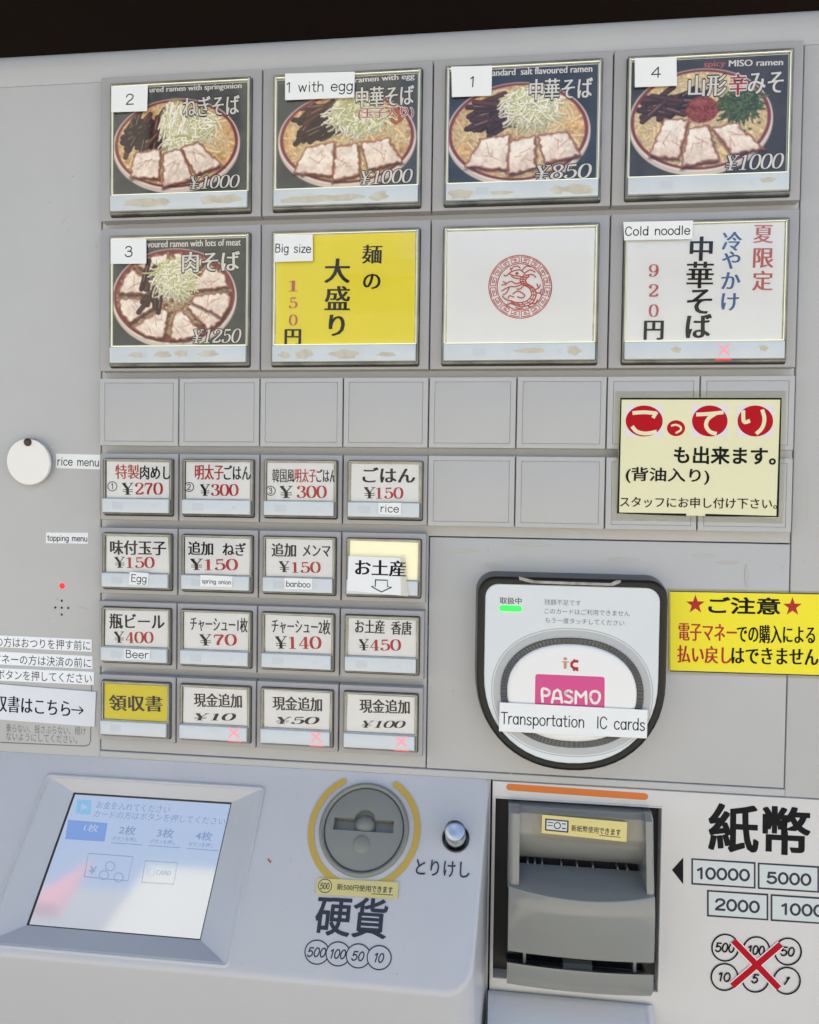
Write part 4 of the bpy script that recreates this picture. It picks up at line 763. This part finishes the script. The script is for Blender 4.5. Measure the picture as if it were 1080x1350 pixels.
# ---------------------------------------------------------------- card reader
CR = Fr(281.8, 345, 9); t = thing('card_reader', CR, 'black edged contactless card reader with white face, right of the small buttons', 'card reader')
def dshape(i=0, lo=0):
    hw, top, bot = 51.8-i, 53-i, -54.5+i+lo; r = 10-i*.6; o = []
    for k in range(7): a = R_(90*k/6); o.append((hw-r+r*math.cos(a), top-r+r*math.sin(a)))
    for k in range(7): a = R_(90+90*k/6); o.append((-hw+r+r*math.cos(a), top-r+r*math.sin(a)))
    n = 26; yc = bot+52-i
    for k in range(n+1):
        a = math.pi+math.pi*k/n; c, s_ = math.cos(a), math.sin(a); p = 2/2.15
        o.append((hw*math.copysign(abs(c)**p, c), yc+(yc-bot)*math.copysign(abs(s_)**p, s_)))
    return o
D = lambda i, c: [(a, b2, c) for a, b2 in dshape(i)]
b = MB(); b.loft([D(-1.5, -16), D(-.8, -6), D(0, -2)], 'dgrey', cap0=True, cap1=False); b.build('housing', CR, t, smooth=40)
b = MB(); b.loft([D(0, -2), D(.2, -.6), D(1.0, .2), D(2.2, .4), D(3.9, 0), D(4.2, -1.4)], 'black', cap1=False); b.build('black_bezel', CR, t, smooth=60)
b = MB(); b.loft([D(4.2, -3), D(4.2, -.6), D(4.6, -.3)], 'face', cap1=True); PAP[t.name] = b.build('face_plate', CR, t)
cx, cy = CR.px(753.3, 913.3, 0)
SE = lambda rx, ry, c, n=72: [(a, b2, c) for a, b2 in ell(cx, cy, rx, ry, n, 2.22)]
k = .4262
b = MB(); b.loft([SE(44.2, 36.0, -.4), SE(44.2, 36, -.2), SE(43.6, 35.4, -.18)], 'rband', cap1=False)
b.loft([SE(43.0, 34.8, -.2), SE(38.8, 30.8, -.17)], 'rband', cap1=False); b.build('grey_band', CR, t)
b = MB(); n = 220; 
o1, o2 = SE(39, 30.6, -.1, n), SE(35.2, 27.0, -.1, n)
b.loft([[(p[0], p[1], -.3) for p in o1], [(p[0], p[1], .5) for p in o1], [((p[0]*.9+q[0]*.1), (p[1]*.9+q[1]*.1), .8+(.5 if i % 2 else 0)) for i, (p, q) in enumerate(zip(o1, o2))], [((p[0]*.2+q[0]*.8), (p[1]*.2+q[1]*.8), .2+(.5 if i % 2 else 0)) for i, (p, q) in enumerate(zip(o1, o2))], [(q[0], q[1], -.1) for q in o2]], 'knurl', cap1=False); b.build('knurled_ring', CR, t)
b = MB(); b.loft([SE(35.4, 27.2, -.4), SE(35.2, 27, .5), SE(34.2, 26.0, 1.1), SE(32, 24, 1.3)], 'rinner'); tpad = b.build('touch_pad', CR, t, smooth=50)
L = Let(CR, -.25)
L.t('取扱中', 659, 791.6, 687.6, 792.4, 8.5, 'slate', 'med')
L.t('残額不足です', 718, 793.6, 766, 795, 7.5, 'greyink'); L.t('このカードはご利用できません', 718, 805.5, 830.6, 809, 7.5, 'greyink'); L.t('もう一度タッチしてください', 719, 817.4, 823.4, 821.5, 7.5, 'greyink')
L.done(t)
a, bb = CR.px(673.3, 802.3, 0); b = MB(); b.slab(rrect(a-6.3, bb-1.7, a+6.3, bb+1.7, 1.6), -.3, .1, 'green', .2); b.build('green_lamp', CR, t)
L = Let(CR, 1.33)
Q = [CR.px(x, y, 1.33) for x, y in ((706, 888.5), (797.5, 892.5), (797, 950), (705, 947))]
def rquad(Q, r=1.6):
    o = []; Q = ccw(Q)
    for i in range(4):
        p, a_, c_ = Vector(Q[i]), Vector(Q[i-1]), Vector(Q[(i+1) % 4]); e1, e2 = p+(a_-p).normalized()*r, p+(c_-p).normalized()*r
        for k in range(5): f = k/4; q = e1*(1-f)**2+p*2*f*(1-f)+e2*f*f; o.append((q.x, q.y))
    return o
rq = rquad(Q); L.add([(a_, b_, 1.36) for a_, b_ in rq], [tuple(range(len(rq)))], 'pink'); L.k = 8
for P in ([(715.5, 925), (715, 909), (722, 909.3), (724.5, 913), (722, 917), (716, 917)], [(728, 926), (731, 912), (735, 909.5), (738.5, 912), (741, 926)], [(730, 920.5), (739, 921)], [(754, 912.5), (750, 910.5), (746, 912.5), (746.5, 916), (751, 918.5), (754.5, 921.5), (752, 926), (745, 925)],
          [(759, 927), (759.5, 911.5), (766, 919), (772.5, 912), (773, 927.5)], [(778, 919), (780, 912.7), (785, 911.3), (790, 914), (790.5, 921), (787, 926.5), (781.5, 926), (778, 919)]):
    L.k += 3; L.mm([CR.px(x, y, 1.36) for x, y in (catm(P, 6) if len(P) > 5 else P)], 1.4, 'white', sharp=True)
L.line([(745.3, 873.5), (745.3, 881.5)], 3.6, 'tan'); L.circ(745.3, 868.5, 1.6, 1.6, 'tan', 1.2); L.line([(741, 872.5), (750, 872.7)], 1.4, 'tan')
L.line([(762.5, 872), (757, 871.6), (753.8, 874.3), (753.8, 878.3), (757, 881), (762.5, 881.3)], 3.6, 'red'); L.line([(757, 871), (757.4, 868.8)], 1.6, 'red'); L.circ(757, 883, 1.1, 1.4, 'red'); L.circ(761, 883.2, 1.1, 1.4, 'red'); L.build('logo', CR, tpad)
# torn tape on the top edge
b = MB(); Q = [CR.px(x, y, .8) for x, y in ((684, 760), (692, 762), (705, 765.5), (760, 767.5), (805, 769), (812, 765.5), (819, 765), (818, 768.5), (808, 772.5), (760, 771), (702, 769), (685, 764.5))]
b.slab(Q, .35, .8, 'tape'); o = b.build('torn_tape', CR, t)
s, L = sticker(CR, 2.2, [(659, 926), (854, 936), (853, 973.5), (658, 964)], 'long white sticker reading Transportation IC cards across the card reader'); L.r('Transportation  IC cards', 661.5, 946.5, 850.5, 955.6, 15.5, 1.5).done(s)
# ---------------------------------------------------------------- coin console
TH = 40; FC = Fr(100, 412.5, -6, TH)      # face frame: origin on the top edge, b up the slope (negative = down)
def fw(a, b2, c=0):                       # face -> panel coordinates
    p = FC.O+FC.ex*a+FC.ey*b2+FC.n*c; return p
FL = 108.5
def con_obj():
    bm = bmesh.new()
    def V(x, y, d): return bm.verts.new((x/1000, -d/1000, Z0-y/1000))
    p1 = fw(0, -FL); yb, db = p1[1], p1[2]
    rows = []
    for x, xf in ((XL, XL), (238.2, 231.5)):
        rows.append([V(x, 412.7, -6.5), V(xf, yb, db), V(xf+1, 620, db-46), V(x, 620, -6.5)])
    a, c = rows
    fs = [bm.faces.new((a[0], a[1], c[1], c[0])), bm.faces.new((a[1], a[2], c[2], c[1])), bm.faces.new((a[2], a[3], c[3], c[2])), bm.faces.new((a[3], a[0], c[0], c[3])),
          bm.faces.new((c[0], c[1], c[2], c[3])), bm.faces.new((a[3], a[2], a[1], a[0]))]
    bm.normal_update(); bmesh.ops.recalc_face_normals(bm, faces=bm.faces)
    ed = [e for e in bm.edges if set(e.verts) in ({c[0], c[1]}, {c[1], c[2]}, {a[1], c[1]})]
    bmesh.ops.bevel(bm, geom=[e for e in ed if set(e.verts) == {c[1], c[2]}], offset=.013, segments=8, profile=.5, affect='EDGES', clamp_overlap=False)
    bm.normal_update(); up = Vector((0, -math.sin(R_(90-TH)), math.cos(R_(90-TH)))); top = max(bm.faces, key=lambda f: f.normal.dot(up)*f.calc_area())
    e2 = [e for e in top.edges if not (all(v.co.x < XL/1000+.001 for v in e.verts) or all(abs(v.co.y-.0065) < .0005 for v in e.verts))]
    bmesh.ops.bevel(bm, geom=e2, offset=.0026, segments=4, profile=.5, affect='EDGES', clamp_overlap=False)
    me = bpy.data.meshes.new('console'); bm.to_mesh(me); bm.free(); me.materials.append(MT['console'])
    for p in me.polygons: p.use_smooth = True
    o = bpy.data.objects.new('console', me); COL.objects.link(o); o.matrix_basis = Matrix.Identity(4); MW[o.name] = Matrix.Identity(4); return o
con = con_obj()
# screen recess
ROUT = [FC.px(x, y, 0) for x, y in ((64, 1025), (350, 1038), (296, 1269), (-24, 1246))]
xs0 = (ROUT[0][0]+ROUT[3][0])/2; xs1 = (ROUT[1][0]+ROUT[2][0])/2; ys1 = (ROUT[0][1]+ROUT[1][1])/2; ys0 = (ROUT[2][1]+ROUT[3][1])/2
RD = -7.5
RIN = [FC.px(x, y, RD) for x, y in ((95, 1047), (306, 1056), (264, 1238), (37, 1221))]
xi0 = (RIN[0][0]+RIN[3][0])/2; xi1 = (RIN[1][0]+RIN[2][0])/2; yi1 = (RIN[0][1]+RIN[1][1])/2; yi0 = (RIN[2][1]+RIN[3][1])/2
print('screen', xs0, xs1, ys0, ys1, xi0, xi1, yi0, yi1)
cutb = MB(); oo, ii = rect(xs0, ys0, xs1, ys1), rect(xi0, yi0, xi1, yi1)
cutb.loft([[(a, b2, RD-3) for a, b2 in ii], [(a, b2, RD) for a, b2 in ii], [(a, b2, 0.6) for a, b2 in oo], [(a, b2, 30) for a, b2 in oo]], 'console', cap0=True, cap1=True)
ct = cutb.build('cut', FC)
dx, dy = FC.px(480, 1093, 0); kx, ky = FC.px(601, 1105, 0)
def cyl(fr, x, y, r, c0, c1, n=56):
    b = MB(); b.slab(ell(x, y, r, r, n), c0, c1, 'pocket'); return b.build('cut', fr)
carve(con, [ct, cyl(FC, dx, dy, 25.6, -8, 30), cyl(FC, kx, ky, 7.6, -8, 30)])
con.parent = mach; con.matrix_basis = MW[mach.name].inverted()
bm = bmesh.new(); bm.from_mesh(con.data)
for e in bm.edges: e.smooth = not (len(e.link_faces) != 2 or e.calc_face_angle(0) > R_(22))
bm.to_mesh(con.data); bm.free()
# raised lip round the recess
b = MB(); w_ = 1.6
b.ring(rrect(xs0-w_, ys0-w_, xs1+w_, ys1+w_, 3, 5), rrect(xs0+.3, ys0+.3, xs1-.3, ys1-.3, 1.5, 5), [(0, -.1), (.35, .7), (.8, .6), (1, -.5)], 'console'); b.build('recess_lip', FC, con, smooth=60)
L = Let(FC, .04)
dr = L.hmm(480, 1093, 10)/10
def arcpts(r, a0, a1, n=30): return [(dx+r*math.cos(R_(a0+(a1-a0)*k/n)), dy+r*math.sin(R_(a0+(a1-a0)*k/n))) for k in range(n+1)]
for a0, a1 in ((121, 248), (59, -68)):
    L.k += 1; L.mm(arcpts(30.4, a0, a1), 3.7, 'gold', True)
L.t('硬貨', 416, 1206, 510, 1212, 53, 'slate', 'bold'); L.t('とりけし', 548.5, 1143, 619, 1147.5, 21, 'slate', 'med')
for i, (x, y, tx, w) in enumerate(((418, 1255.5, '500', 25), (445.8, 1257.8, '100', 22), (472.5, 1260.5, '50', 17), (500, 1262.8, '10', 14))):
    L.poly([(x+16*math.cos(a*math.pi/18), y+16*math.sin(a*math.pi/18)) for a in range(36)], 'console'); L.circ(x, y, 15.8, 1.8, 'slate'); L.r(tx, x-w/2+1, y-.5, x+w/2-1, y+.8, 12, 2.1, 'slate', .2)
L.line([(353.5, 1133), (357, 1137)], 1.8, 'red', True)
L.done(con, 'console_lettering')
s, L = sticker(FC, .4, [(417.8, 1157.8), (525.8, 1163.3), (524.4, 1185.5), (416.7, 1179)], 'pale gold sticker about the new 500 yen coin under the coin dial', 'stky', group='pale gold new money stickers', th=.12)
L.circ(428.6, 1168, 8.8, 1.1, 'slate').r('500', 422.7, 1168, 434.3, 1168.4, 8, 1.1, 'slate').t('新500円使用', 444.4, 1169.2, 489, 1171.8, 8.5, 'slate', 'med').t('できます', 490, 1172, 517.8, 1173.8, 8.5, 'slate', 'bold').line([(490, 1178.5), (518, 1180.2)], .9, 'slate').done(s)
# display
t = thing('display_screen', FC, 'sunken touch display with faint blue menu in the console, left', 'display')
b = MB(); b.slab(rect(xi0-.5, yi0-.5, xi1+.5, yi1+.5), RD-2.4, RD-.6, 'lcd'); PAP[t.name] = b.build('glass', FC, t)
b = MB(); b.ring(rect(xi0-.3, yi0-.3, xi1+.3, yi1+.3), rect(xi0+.9, yi0+.5, xi1-.5, yi1-.9), [(0, RD+.1), (.6, RD+.1), (1, RD-.5)], 'gap'); b.build('gasket', FC, t)
L = Let(FC, RD-.57)
C27 = lambda x, y: (x/2.7, 980+y/2.7)
L.poly([C27(*p) for p in ((275, 200), (326, 203), (322, 254), (270, 250))], 'uiteal'); L.poly([C27(*p) for p in ((290, 213), (312, 228), (287, 240))], 'lcd')
L.t('お金を入れてください', *C27(345, 218), *C27(605, 236), 10, 'ui'); L.t('カードの方はボタンを押してください', *C27(335, 250), *C27(802, 278), 10, 'ui')
L.poly([C27(*p) for p in ((243, 272), (383, 284), (372, 350), (232, 341))], 'uiblue'); L.t('1枚', *C27(300, 300), *C27(350, 303), 10, 'lcd', 'med')
for x, tx in ((455, '2枚'), (590, '3枚'), (727, '4枚')):
    y = 308+(x-455)*.075; L.t(tx, *C27(x-30, y), *C27(x+28, y+4), 12, 'ui', 'bold'); L.line([C27(x-60, y+46), C27(x+50, y+54)], 1, 'ui'); L.t('ボタンを押し', *C27(x-55, y+30), *C27(x+35, y+36), 6, 'ui')
L.line([C27(*p) for p in ((300, 475), (315, 392), (474, 404), (455, 490), (300, 475))], 1.2, 'ui'); L.line([C27(*p) for p in ((505, 495), (517, 418), (632, 426), (618, 502), (505, 495))], 1.2, 'ui')
for x, y in ((392, 438), (370, 470), (422, 478)): L.circ(*C27(x, y), 6, 1, 'ui')
L.t('¥', *C27(318, 450), *C27(342, 452), 10, 'ui'); L.poly([C27(*p) for p in ((525, 444), (552, 446), (548, 474), (520, 472))], 'uiblue'); L.t('CARD', *C27(556, 459), *C27(608, 463), 6, 'ui'); L.done(t)
# coin dial
t = thing('coin_dial', Fr(*fw(dx, dy), TH), 'round grey-green coin slot dial between two mustard arcs', 'coin slot'); DF = Fr(*fw(dx, dy), TH)
C_ = lambda r, c, n=64: [(a, b2, c) for a, b2 in ell(0, 0, r, r, n)]
b = MB(); b.loft([C_(25.7, -6), C_(25.7, 1.0), C_(25.2, 1.8), C_(24.2, 2.1), C_(23.3, 1.7), C_(22.9, .6), C_(22.9, -3)], 'dial', cap1=False); b.build('rim', DF, t, smooth=50)
b = MB(); b.loft([C_(22.6, -8), C_(22.6, .2), C_(22.1, .9), C_(21, 1.1)], 'dial', cap0=True); dsk = b.build('dial_face', DF, t)
sy = DF.px(480, 1088, 1)[1]; sx0 = DF.px(440, 1086, 1)[0]; sx1 = DF.px(519, 1090, 1)[0]; by = DF.px(480.5, 1082, 1)[1]
carve(dsk, [cutter(DF, rect(sx0, sy-3.4, sx1, sy+3.4), -5, 10), cyl(DF, 0, by, 6.2, -3.5, 10, 32)])
for e_ in [1]:
    bm = bmesh.new(); bm.from_mesh(dsk.data)
    for f in bm.faces: f.smooth = True
    for e in bm.edges: e.smooth = not (len(e.link_faces) != 2 or e.calc_face_angle(0) > R_(30))
    bm.to_mesh(dsk.data); bm.free()
def dome(mb, x, y, r, h, c, m, n=32, inv=1):
    mb.loft([[(x+r*math.cos(a)*math.cos(2*math.pi*k/n), y+r*math.cos(a)*math.sin(2*math.pi*k/n), c+inv*h*math.sin(a)) for k in range(n)] for a in [R_(q) for q in (0, 15, 30, 45, 60, 75, 86)]], m)
b = MB(); dome(b, 0, by-1.8, 5.9, 4.0, -3.3, 'dial'); b.build('coin_guide', DF, t, smooth=60)
gx, gy = DF.px(476.5, 1113, 1); b = MB(); dome(b, gx, gy, 4.8, 1.3, 1.05, 'dial'); b.build('finger_dimple', DF, t, smooth=60)
# cancel button
KF = Fr(*fw(kx, ky), TH); t = thing('cancel_button', KF, 'round brushed steel push button above the cancel lettering', 'button')
b = MB(); b.loft([C_(7.7, -5, 48), C_(7.7, .3, 48), C_(7.3, .5, 48), C_(6.9, .1, 48), C_(6.8, -6, 48)], 'dgrey', cap1=False); b.build('socket', KF, t, smooth=50)
b = MB(); b.loft([C_(5.6, -7.5, 48), C_(5.6, 14.4, 48), C_(5.3, 14.9, 48)], 'chrome', cap1=False)
b.loft([C_(5.3, 14.9, 48), C_(4.9, 15.1, 48), C_(2.5, 15.0, 48), C_(.3, 14.9, 48)], 'chrome'); kb = b.build('steel_knob', KF, t, smooth=40)
mm = MT['chrome']; nn = mm.node_tree.nodes; b3 = nn['Principled BSDF']; tcn = nn.new('ShaderNodeTexCoord'); gr = nn.new('ShaderNodeTexGradient'); gr.gradient_type = 'RADIAL'
b3.inputs['Anisotropic'].default_value = .7; tg = nn.new('ShaderNodeTangent'); tg.direction_type = 'RADIAL'; tg.axis = 'Y'; mm.node_tree.links.new(tg.outputs[0], b3.inputs['Tangent']); b3.inputs['Roughness'].default_value = .28
# ---------------------------------------------------------------- note unit
NF = Fr(289, 476, 0); t = thing('note_acceptor', NF, 'olive grey banknote unit set in the opening right of the console', 'note acceptor')
def Yp(py, d, px=765): return NF.px(px, py+ (px-765)*0, d)[1]
xl, xr = NF.px(669, 1180, 10)[0], NF.px(862, 1180, 10)[0]
xa, xb = NF.px(684, 1120, 0)[0], NF.px(847, 1130, 0)[0]
BUL = lambda x, xm=(xl+xr)/2, hw=(xr-xl)/2: 1-((x-xm)/hw)**2
prof = [(Yp(1064, -6), -30, 0), (Yp(1064, -4), -4, 0), (Yp(1068, 1), 1, .1), (Yp(1076, 4), 4, .1), (Yp(1100, 5.5), 5.5, .1), (Yp(1110, 5), 5, .1), (Yp(1120, 2), 2, .1), (Yp(1131, -4), -4, 0), (Yp(1134, -7), -7, 0)]
prof2 = [(Yp(1143, -7), -7, 0), (Yp(1150, -2), -2, .1), (Yp(1172, 14), 14, 1), (Yp(1175, 15.5), 15.5, 1.02), (Yp(1178, 16.2), 16.2, 1), (Yp(1200, 17.5), 17.5, .85), (Yp(1235, 18), 18, .5), (Yp(1261, 17.5), 17.5, .25), (Yp(1263, 8), 8, .1), (Yp(1265, -2), -2, 0)]
prof3 = [(Yp(1274, -2), -2, 0), (Yp(1275, 8), 8, .2), (Yp(1277, 18), 18, .25), (Yp(1290, 18), 18, .25), (Yp(1301, 16.5), 16.5, .25), (Yp(1305, 12), 12, .25), (Yp(1306, 8), -30, 0)]
def sweep(b, pf, x0, x1, m, n=24, bul=10.0, caps=True):
    X = [x0+(x1-x0)*k/n for k in range(n+1)]; k = len(pf); vs = [(x, y, d+w*bul*BUL(x)) for x in X for (y, d, w) in pf]; fs = []
    for i in range(n):
        for j in range(k-1): fs.append((i*k+j, i*k+j+1, (i+1)*k+j+1, (i+1)*k+j))
    if caps: fs.append(tuple(range(k-1, -1, -1))); fs.append(tuple(n*k+j for j in range(k)))
    b.add(vs, fs, m)
def sub(pf, rep=5): 
    return pf
b = MB(); sweep(b, prof, xa-.4, xb+.4, 'bill'); o = b.build('visor', NF, t, smooth=35)
b = MB(); sweep(b, prof2+[(prof2[-1][0], -30, 0), (prof2[0][0], -30, 0)], xl+.6, xr-.6, 'bill'); b.build('front_cover', NF, t, smooth=35)
b = MB(); sweep(b, prof3, xl+.4, xr-.8, 'bill'); b.build('lower_lip', NF, t, smooth=35)
b = MB(); b.slab(rect(xl+1, prof3[-1][0]+1, xr-1, prof[0][0]-1), -34, -30.5, 'pocket'); b.build('rear_plate', NF, t)
# cheeks each side of the throat
for x0, x1 in ((xl, xa), (xb, xr)):
    pf = [(Yp(1064, -6), -30, 0), (Yp(1064, -4), -4, 0), (Yp(1068, 3), 3, 0), (Yp(1078, 8), 8, 0), (Yp(1120, 11), 11, 0), (Yp(1155, 13.5), 13.5, 0), (Yp(1168, 14.6), 14.6, 0), (Yp(1180, 15), 15, 0), (Yp(1184, 14), -30, 0)]
    b = MB(); n = 6; sgn = 1 if x0 == xb else -1; vs = []; k = len(pf)
    for i in range(n+1):
        f = i/n; x = x0+(x1-x0)*f; e = f if sgn > 0 else 1-f; dd = -3.5*(max(0, e-.5)*2)**2.5
        vs += [(x, y, d+(dd if d > -10 else 0)) for y, d, w in pf]
    fs = [(i*k+j, i*k+j+1, (i+1)*k+j+1, (i+1)*k+j) for i in range(n) for j in range(k-1)]+[tuple(range(k-1, -1, -1)), tuple(n*k+j for j in range(k))]
    b.add(vs, fs, 'bill'); b.build('cheek', NF, t, smooth=35)
# guide teeth in the throat and the lower slot
for k in range(8):
    x = xa+(.08, .14, .2, .36, .49, .62, .82, .9)[k]*(xb-xa); b = MB(); b.slab(rect(x-.45, Yp(1144, -6), x+.45, Yp(1140.2, -6)), -12, -6.0, 'dial'); b.build('guide_tooth', NF, t)
for x in (xl+10, xr-10): b = MB(); b.slab(rect(x-.8, Yp(1276, 14), x+.8, Yp(1262, 14)), -2, 14, 'bill'); b.build('slot_post', NF, t)
b = MB(); b.slab(rect(-8, Yp(1276, 8), 8, Yp(1270, 8)), -2, 9, 'bill'); b.build('slot_tongue', NF, t)
for (p, q) in ((xl, xr),): pass
s, L = sticker(Fr(289, 476, 0), 7.2, [(715, 1074), (827, 1084), (826, 1110), (714, 1098)], 'pale gold sticker about new banknotes on the note unit visor', 'stky', group='pale gold new money stickers', th=.12)
L.poly([(719, 1079), (750, 1082), (749.5, 1098), (718.5, 1095)], 'slate'); L.poly([(721, 1081), (748, 1083.6), (747.5, 1096), (720.5, 1093.3)], 'box')
L.circ(735, 1088.5, 4, 1.4, 'slate'); L.line([(722, 1084), (730, 1085)], 1.2, 'slate'); L.line([(722, 1088), (729, 1088.8)], 1.2, 'slate'); L.line([(741, 1086), (746, 1086.5)], 1.6, 'slate'); L.line([(741, 1092), (746, 1092.6)], 1.6, 'slate')
L.t('新紙幣使用', 753.5, 1091.5, 789, 1095, 8.5, 'slate', 'med').t('できます', 790, 1095.2, 818.5, 1098, 8.5, 'slate', 'bold').line([(790, 1101.2), (818, 1104)], .9, 'slate'); L.done(s)
b = MB(); Q_ = [NF.px(x, y, 7) for x, y in ((702, 1068), (842, 1080), (842, 1121), (702, 1107))]; b.slab(Q_, 6.9, 7.0, 'film'); b.build('clear_tape', NF, s)
# ---------------------------------------------------------------- receiving shelf under the note unit
def shelf():
    bm = bmesh.new(); y0 = -PF.px(760, 1308, 0)[1]
    SF = Fr(289, y0-1, -6, 46)
    p = lambda b2, c=0: SF.O+SF.ey*b2+SF.n*c
    def V(x, q): return bm.verts.new((x/1000, -q[2]/1000, Z0-q[1]/1000))
    pts = [p(0), p(-75), p(-75)+np.array((0, 120, -10)), p(0)+np.array((0, 200, -4))]
    A = [V(239.4, q) for q in pts]; B_ = [V(334, q) for q in pts]
    for i in range(4): bm.faces.new((A[i], A[(i+1) % 4], B_[(i+1) % 4], B_[i]))
    bm.faces.new(A[::-1]); bm.faces.new(B_); bmesh.ops.recalc_face_normals(bm, faces=bm.faces)
    ed = [e for e in bm.edges if set(e.verts) in ({B_[0], B_[1]}, {B_[1], B_[2]}, {A[1], B_[1]}, {A[0], B_[0]})]
    bmesh.ops.bevel(bm, geom=ed, offset=.007, segments=6, profile=.5, affect='EDGES', clamp_overlap=False)
    me = bpy.data.meshes.new('receiving_shelf'); bm.to_mesh(me); bm.free(); me.materials.append(MT['console'])
    for f in me.polygons: f.use_smooth = True
    o = bpy.data.objects.new('receiving_shelf', me); COL.objects.link(o); o.parent = mach; o.matrix_basis = MW[mach.name].inverted()
    bm = bmesh.new(); bm.from_mesh(me)
    for e in bm.edges: e.smooth = not (len(e.link_faces) != 2 or e.calc_face_angle(0) > R_(25))
    bm.to_mesh(me); bm.free()
shelf()
# old sticker residue on the reader plate and fascia
kk = 0
for x, y, rx, ry in ((1065, 655, 1.2, 40), (610, 726, 22, 2.2), (700, 718, 30, 2), (960, 742, 16, 2), (930, 733, 14, 3), (820, 738, 20, 3), (650, 745, 12, 3), (985, 760, 2.5, 16)):
    kk += 1; a, bb = PF.px(x, y, .05); b = MB(); b.add([(p[0], p[1], .02+.004*kk) for p in blob(a, bb, rx*.42, ry*.42)], [tuple(range(22))], 'stain'); b.build('adhesive_residue', PF, mach)

# scuffs, specks and fine scratches scattered over the paint: too many to count
b = MB(); rs = random.Random(11)
for i in range(150):
    x, y = rs.uniform(-66, 430), rs.uniform(-2, 412)
    if 0 < x < 200 and y < 410 or (0 < x < 402 and y < 272) or (225 < x < 338 and 288 < y < 404): continue
    if x > 330 and 300 < y < 352: continue
    if x < 0 and y > 340: continue
    L_ = rs.choice((.6, .8, 1.2, 1.6, 3, 7)); a = rs.uniform(0, 3.14); w = .14 if L_ > 2 else .32
    vs, fs = ribbon([(x, -y), (x+L_*.5*math.cos(a), -y+L_*.5*math.sin(a)+.08), (x+L_*math.cos(a), -y+L_*math.sin(a))], w)
    b.add([(p, q, .03+.0004*i) for p, q in vs], fs, rs.choice(('stain', 'scuff', 'scuff', 'scuffl')))
for i in range(90):
    a_, b_ = rs.uniform(-80, 118), rs.uniform(-104, -4); fx, fy = a_, b_
    if xs0-3 < fx < xs1+3 and b_ < -10: continue
    if (fx-dx)**2+(fy-dy)**2 < 33**2: continue
    L_ = rs.choice((.3, .4, .6, 1.0, 3)); an = rs.uniform(0, 3.14); w = .08 if L_ > 2 else .2
    vs, fs = ribbon([(fx, fy), (fx+L_*math.cos(an), fy+L_*math.sin(an))], w); P3 = [FC.O+FC.ex*p+FC.ey*q+FC.n*.03 for p, q in vs]
    b.add([(p[0], -p[1], p[2]+6+.0004*i) for p in P3], fs, rs.choice(('scuff', 'scuffl')))
so_ = b.build('scuff_marks', PF); so_['kind'] = 'stuff'
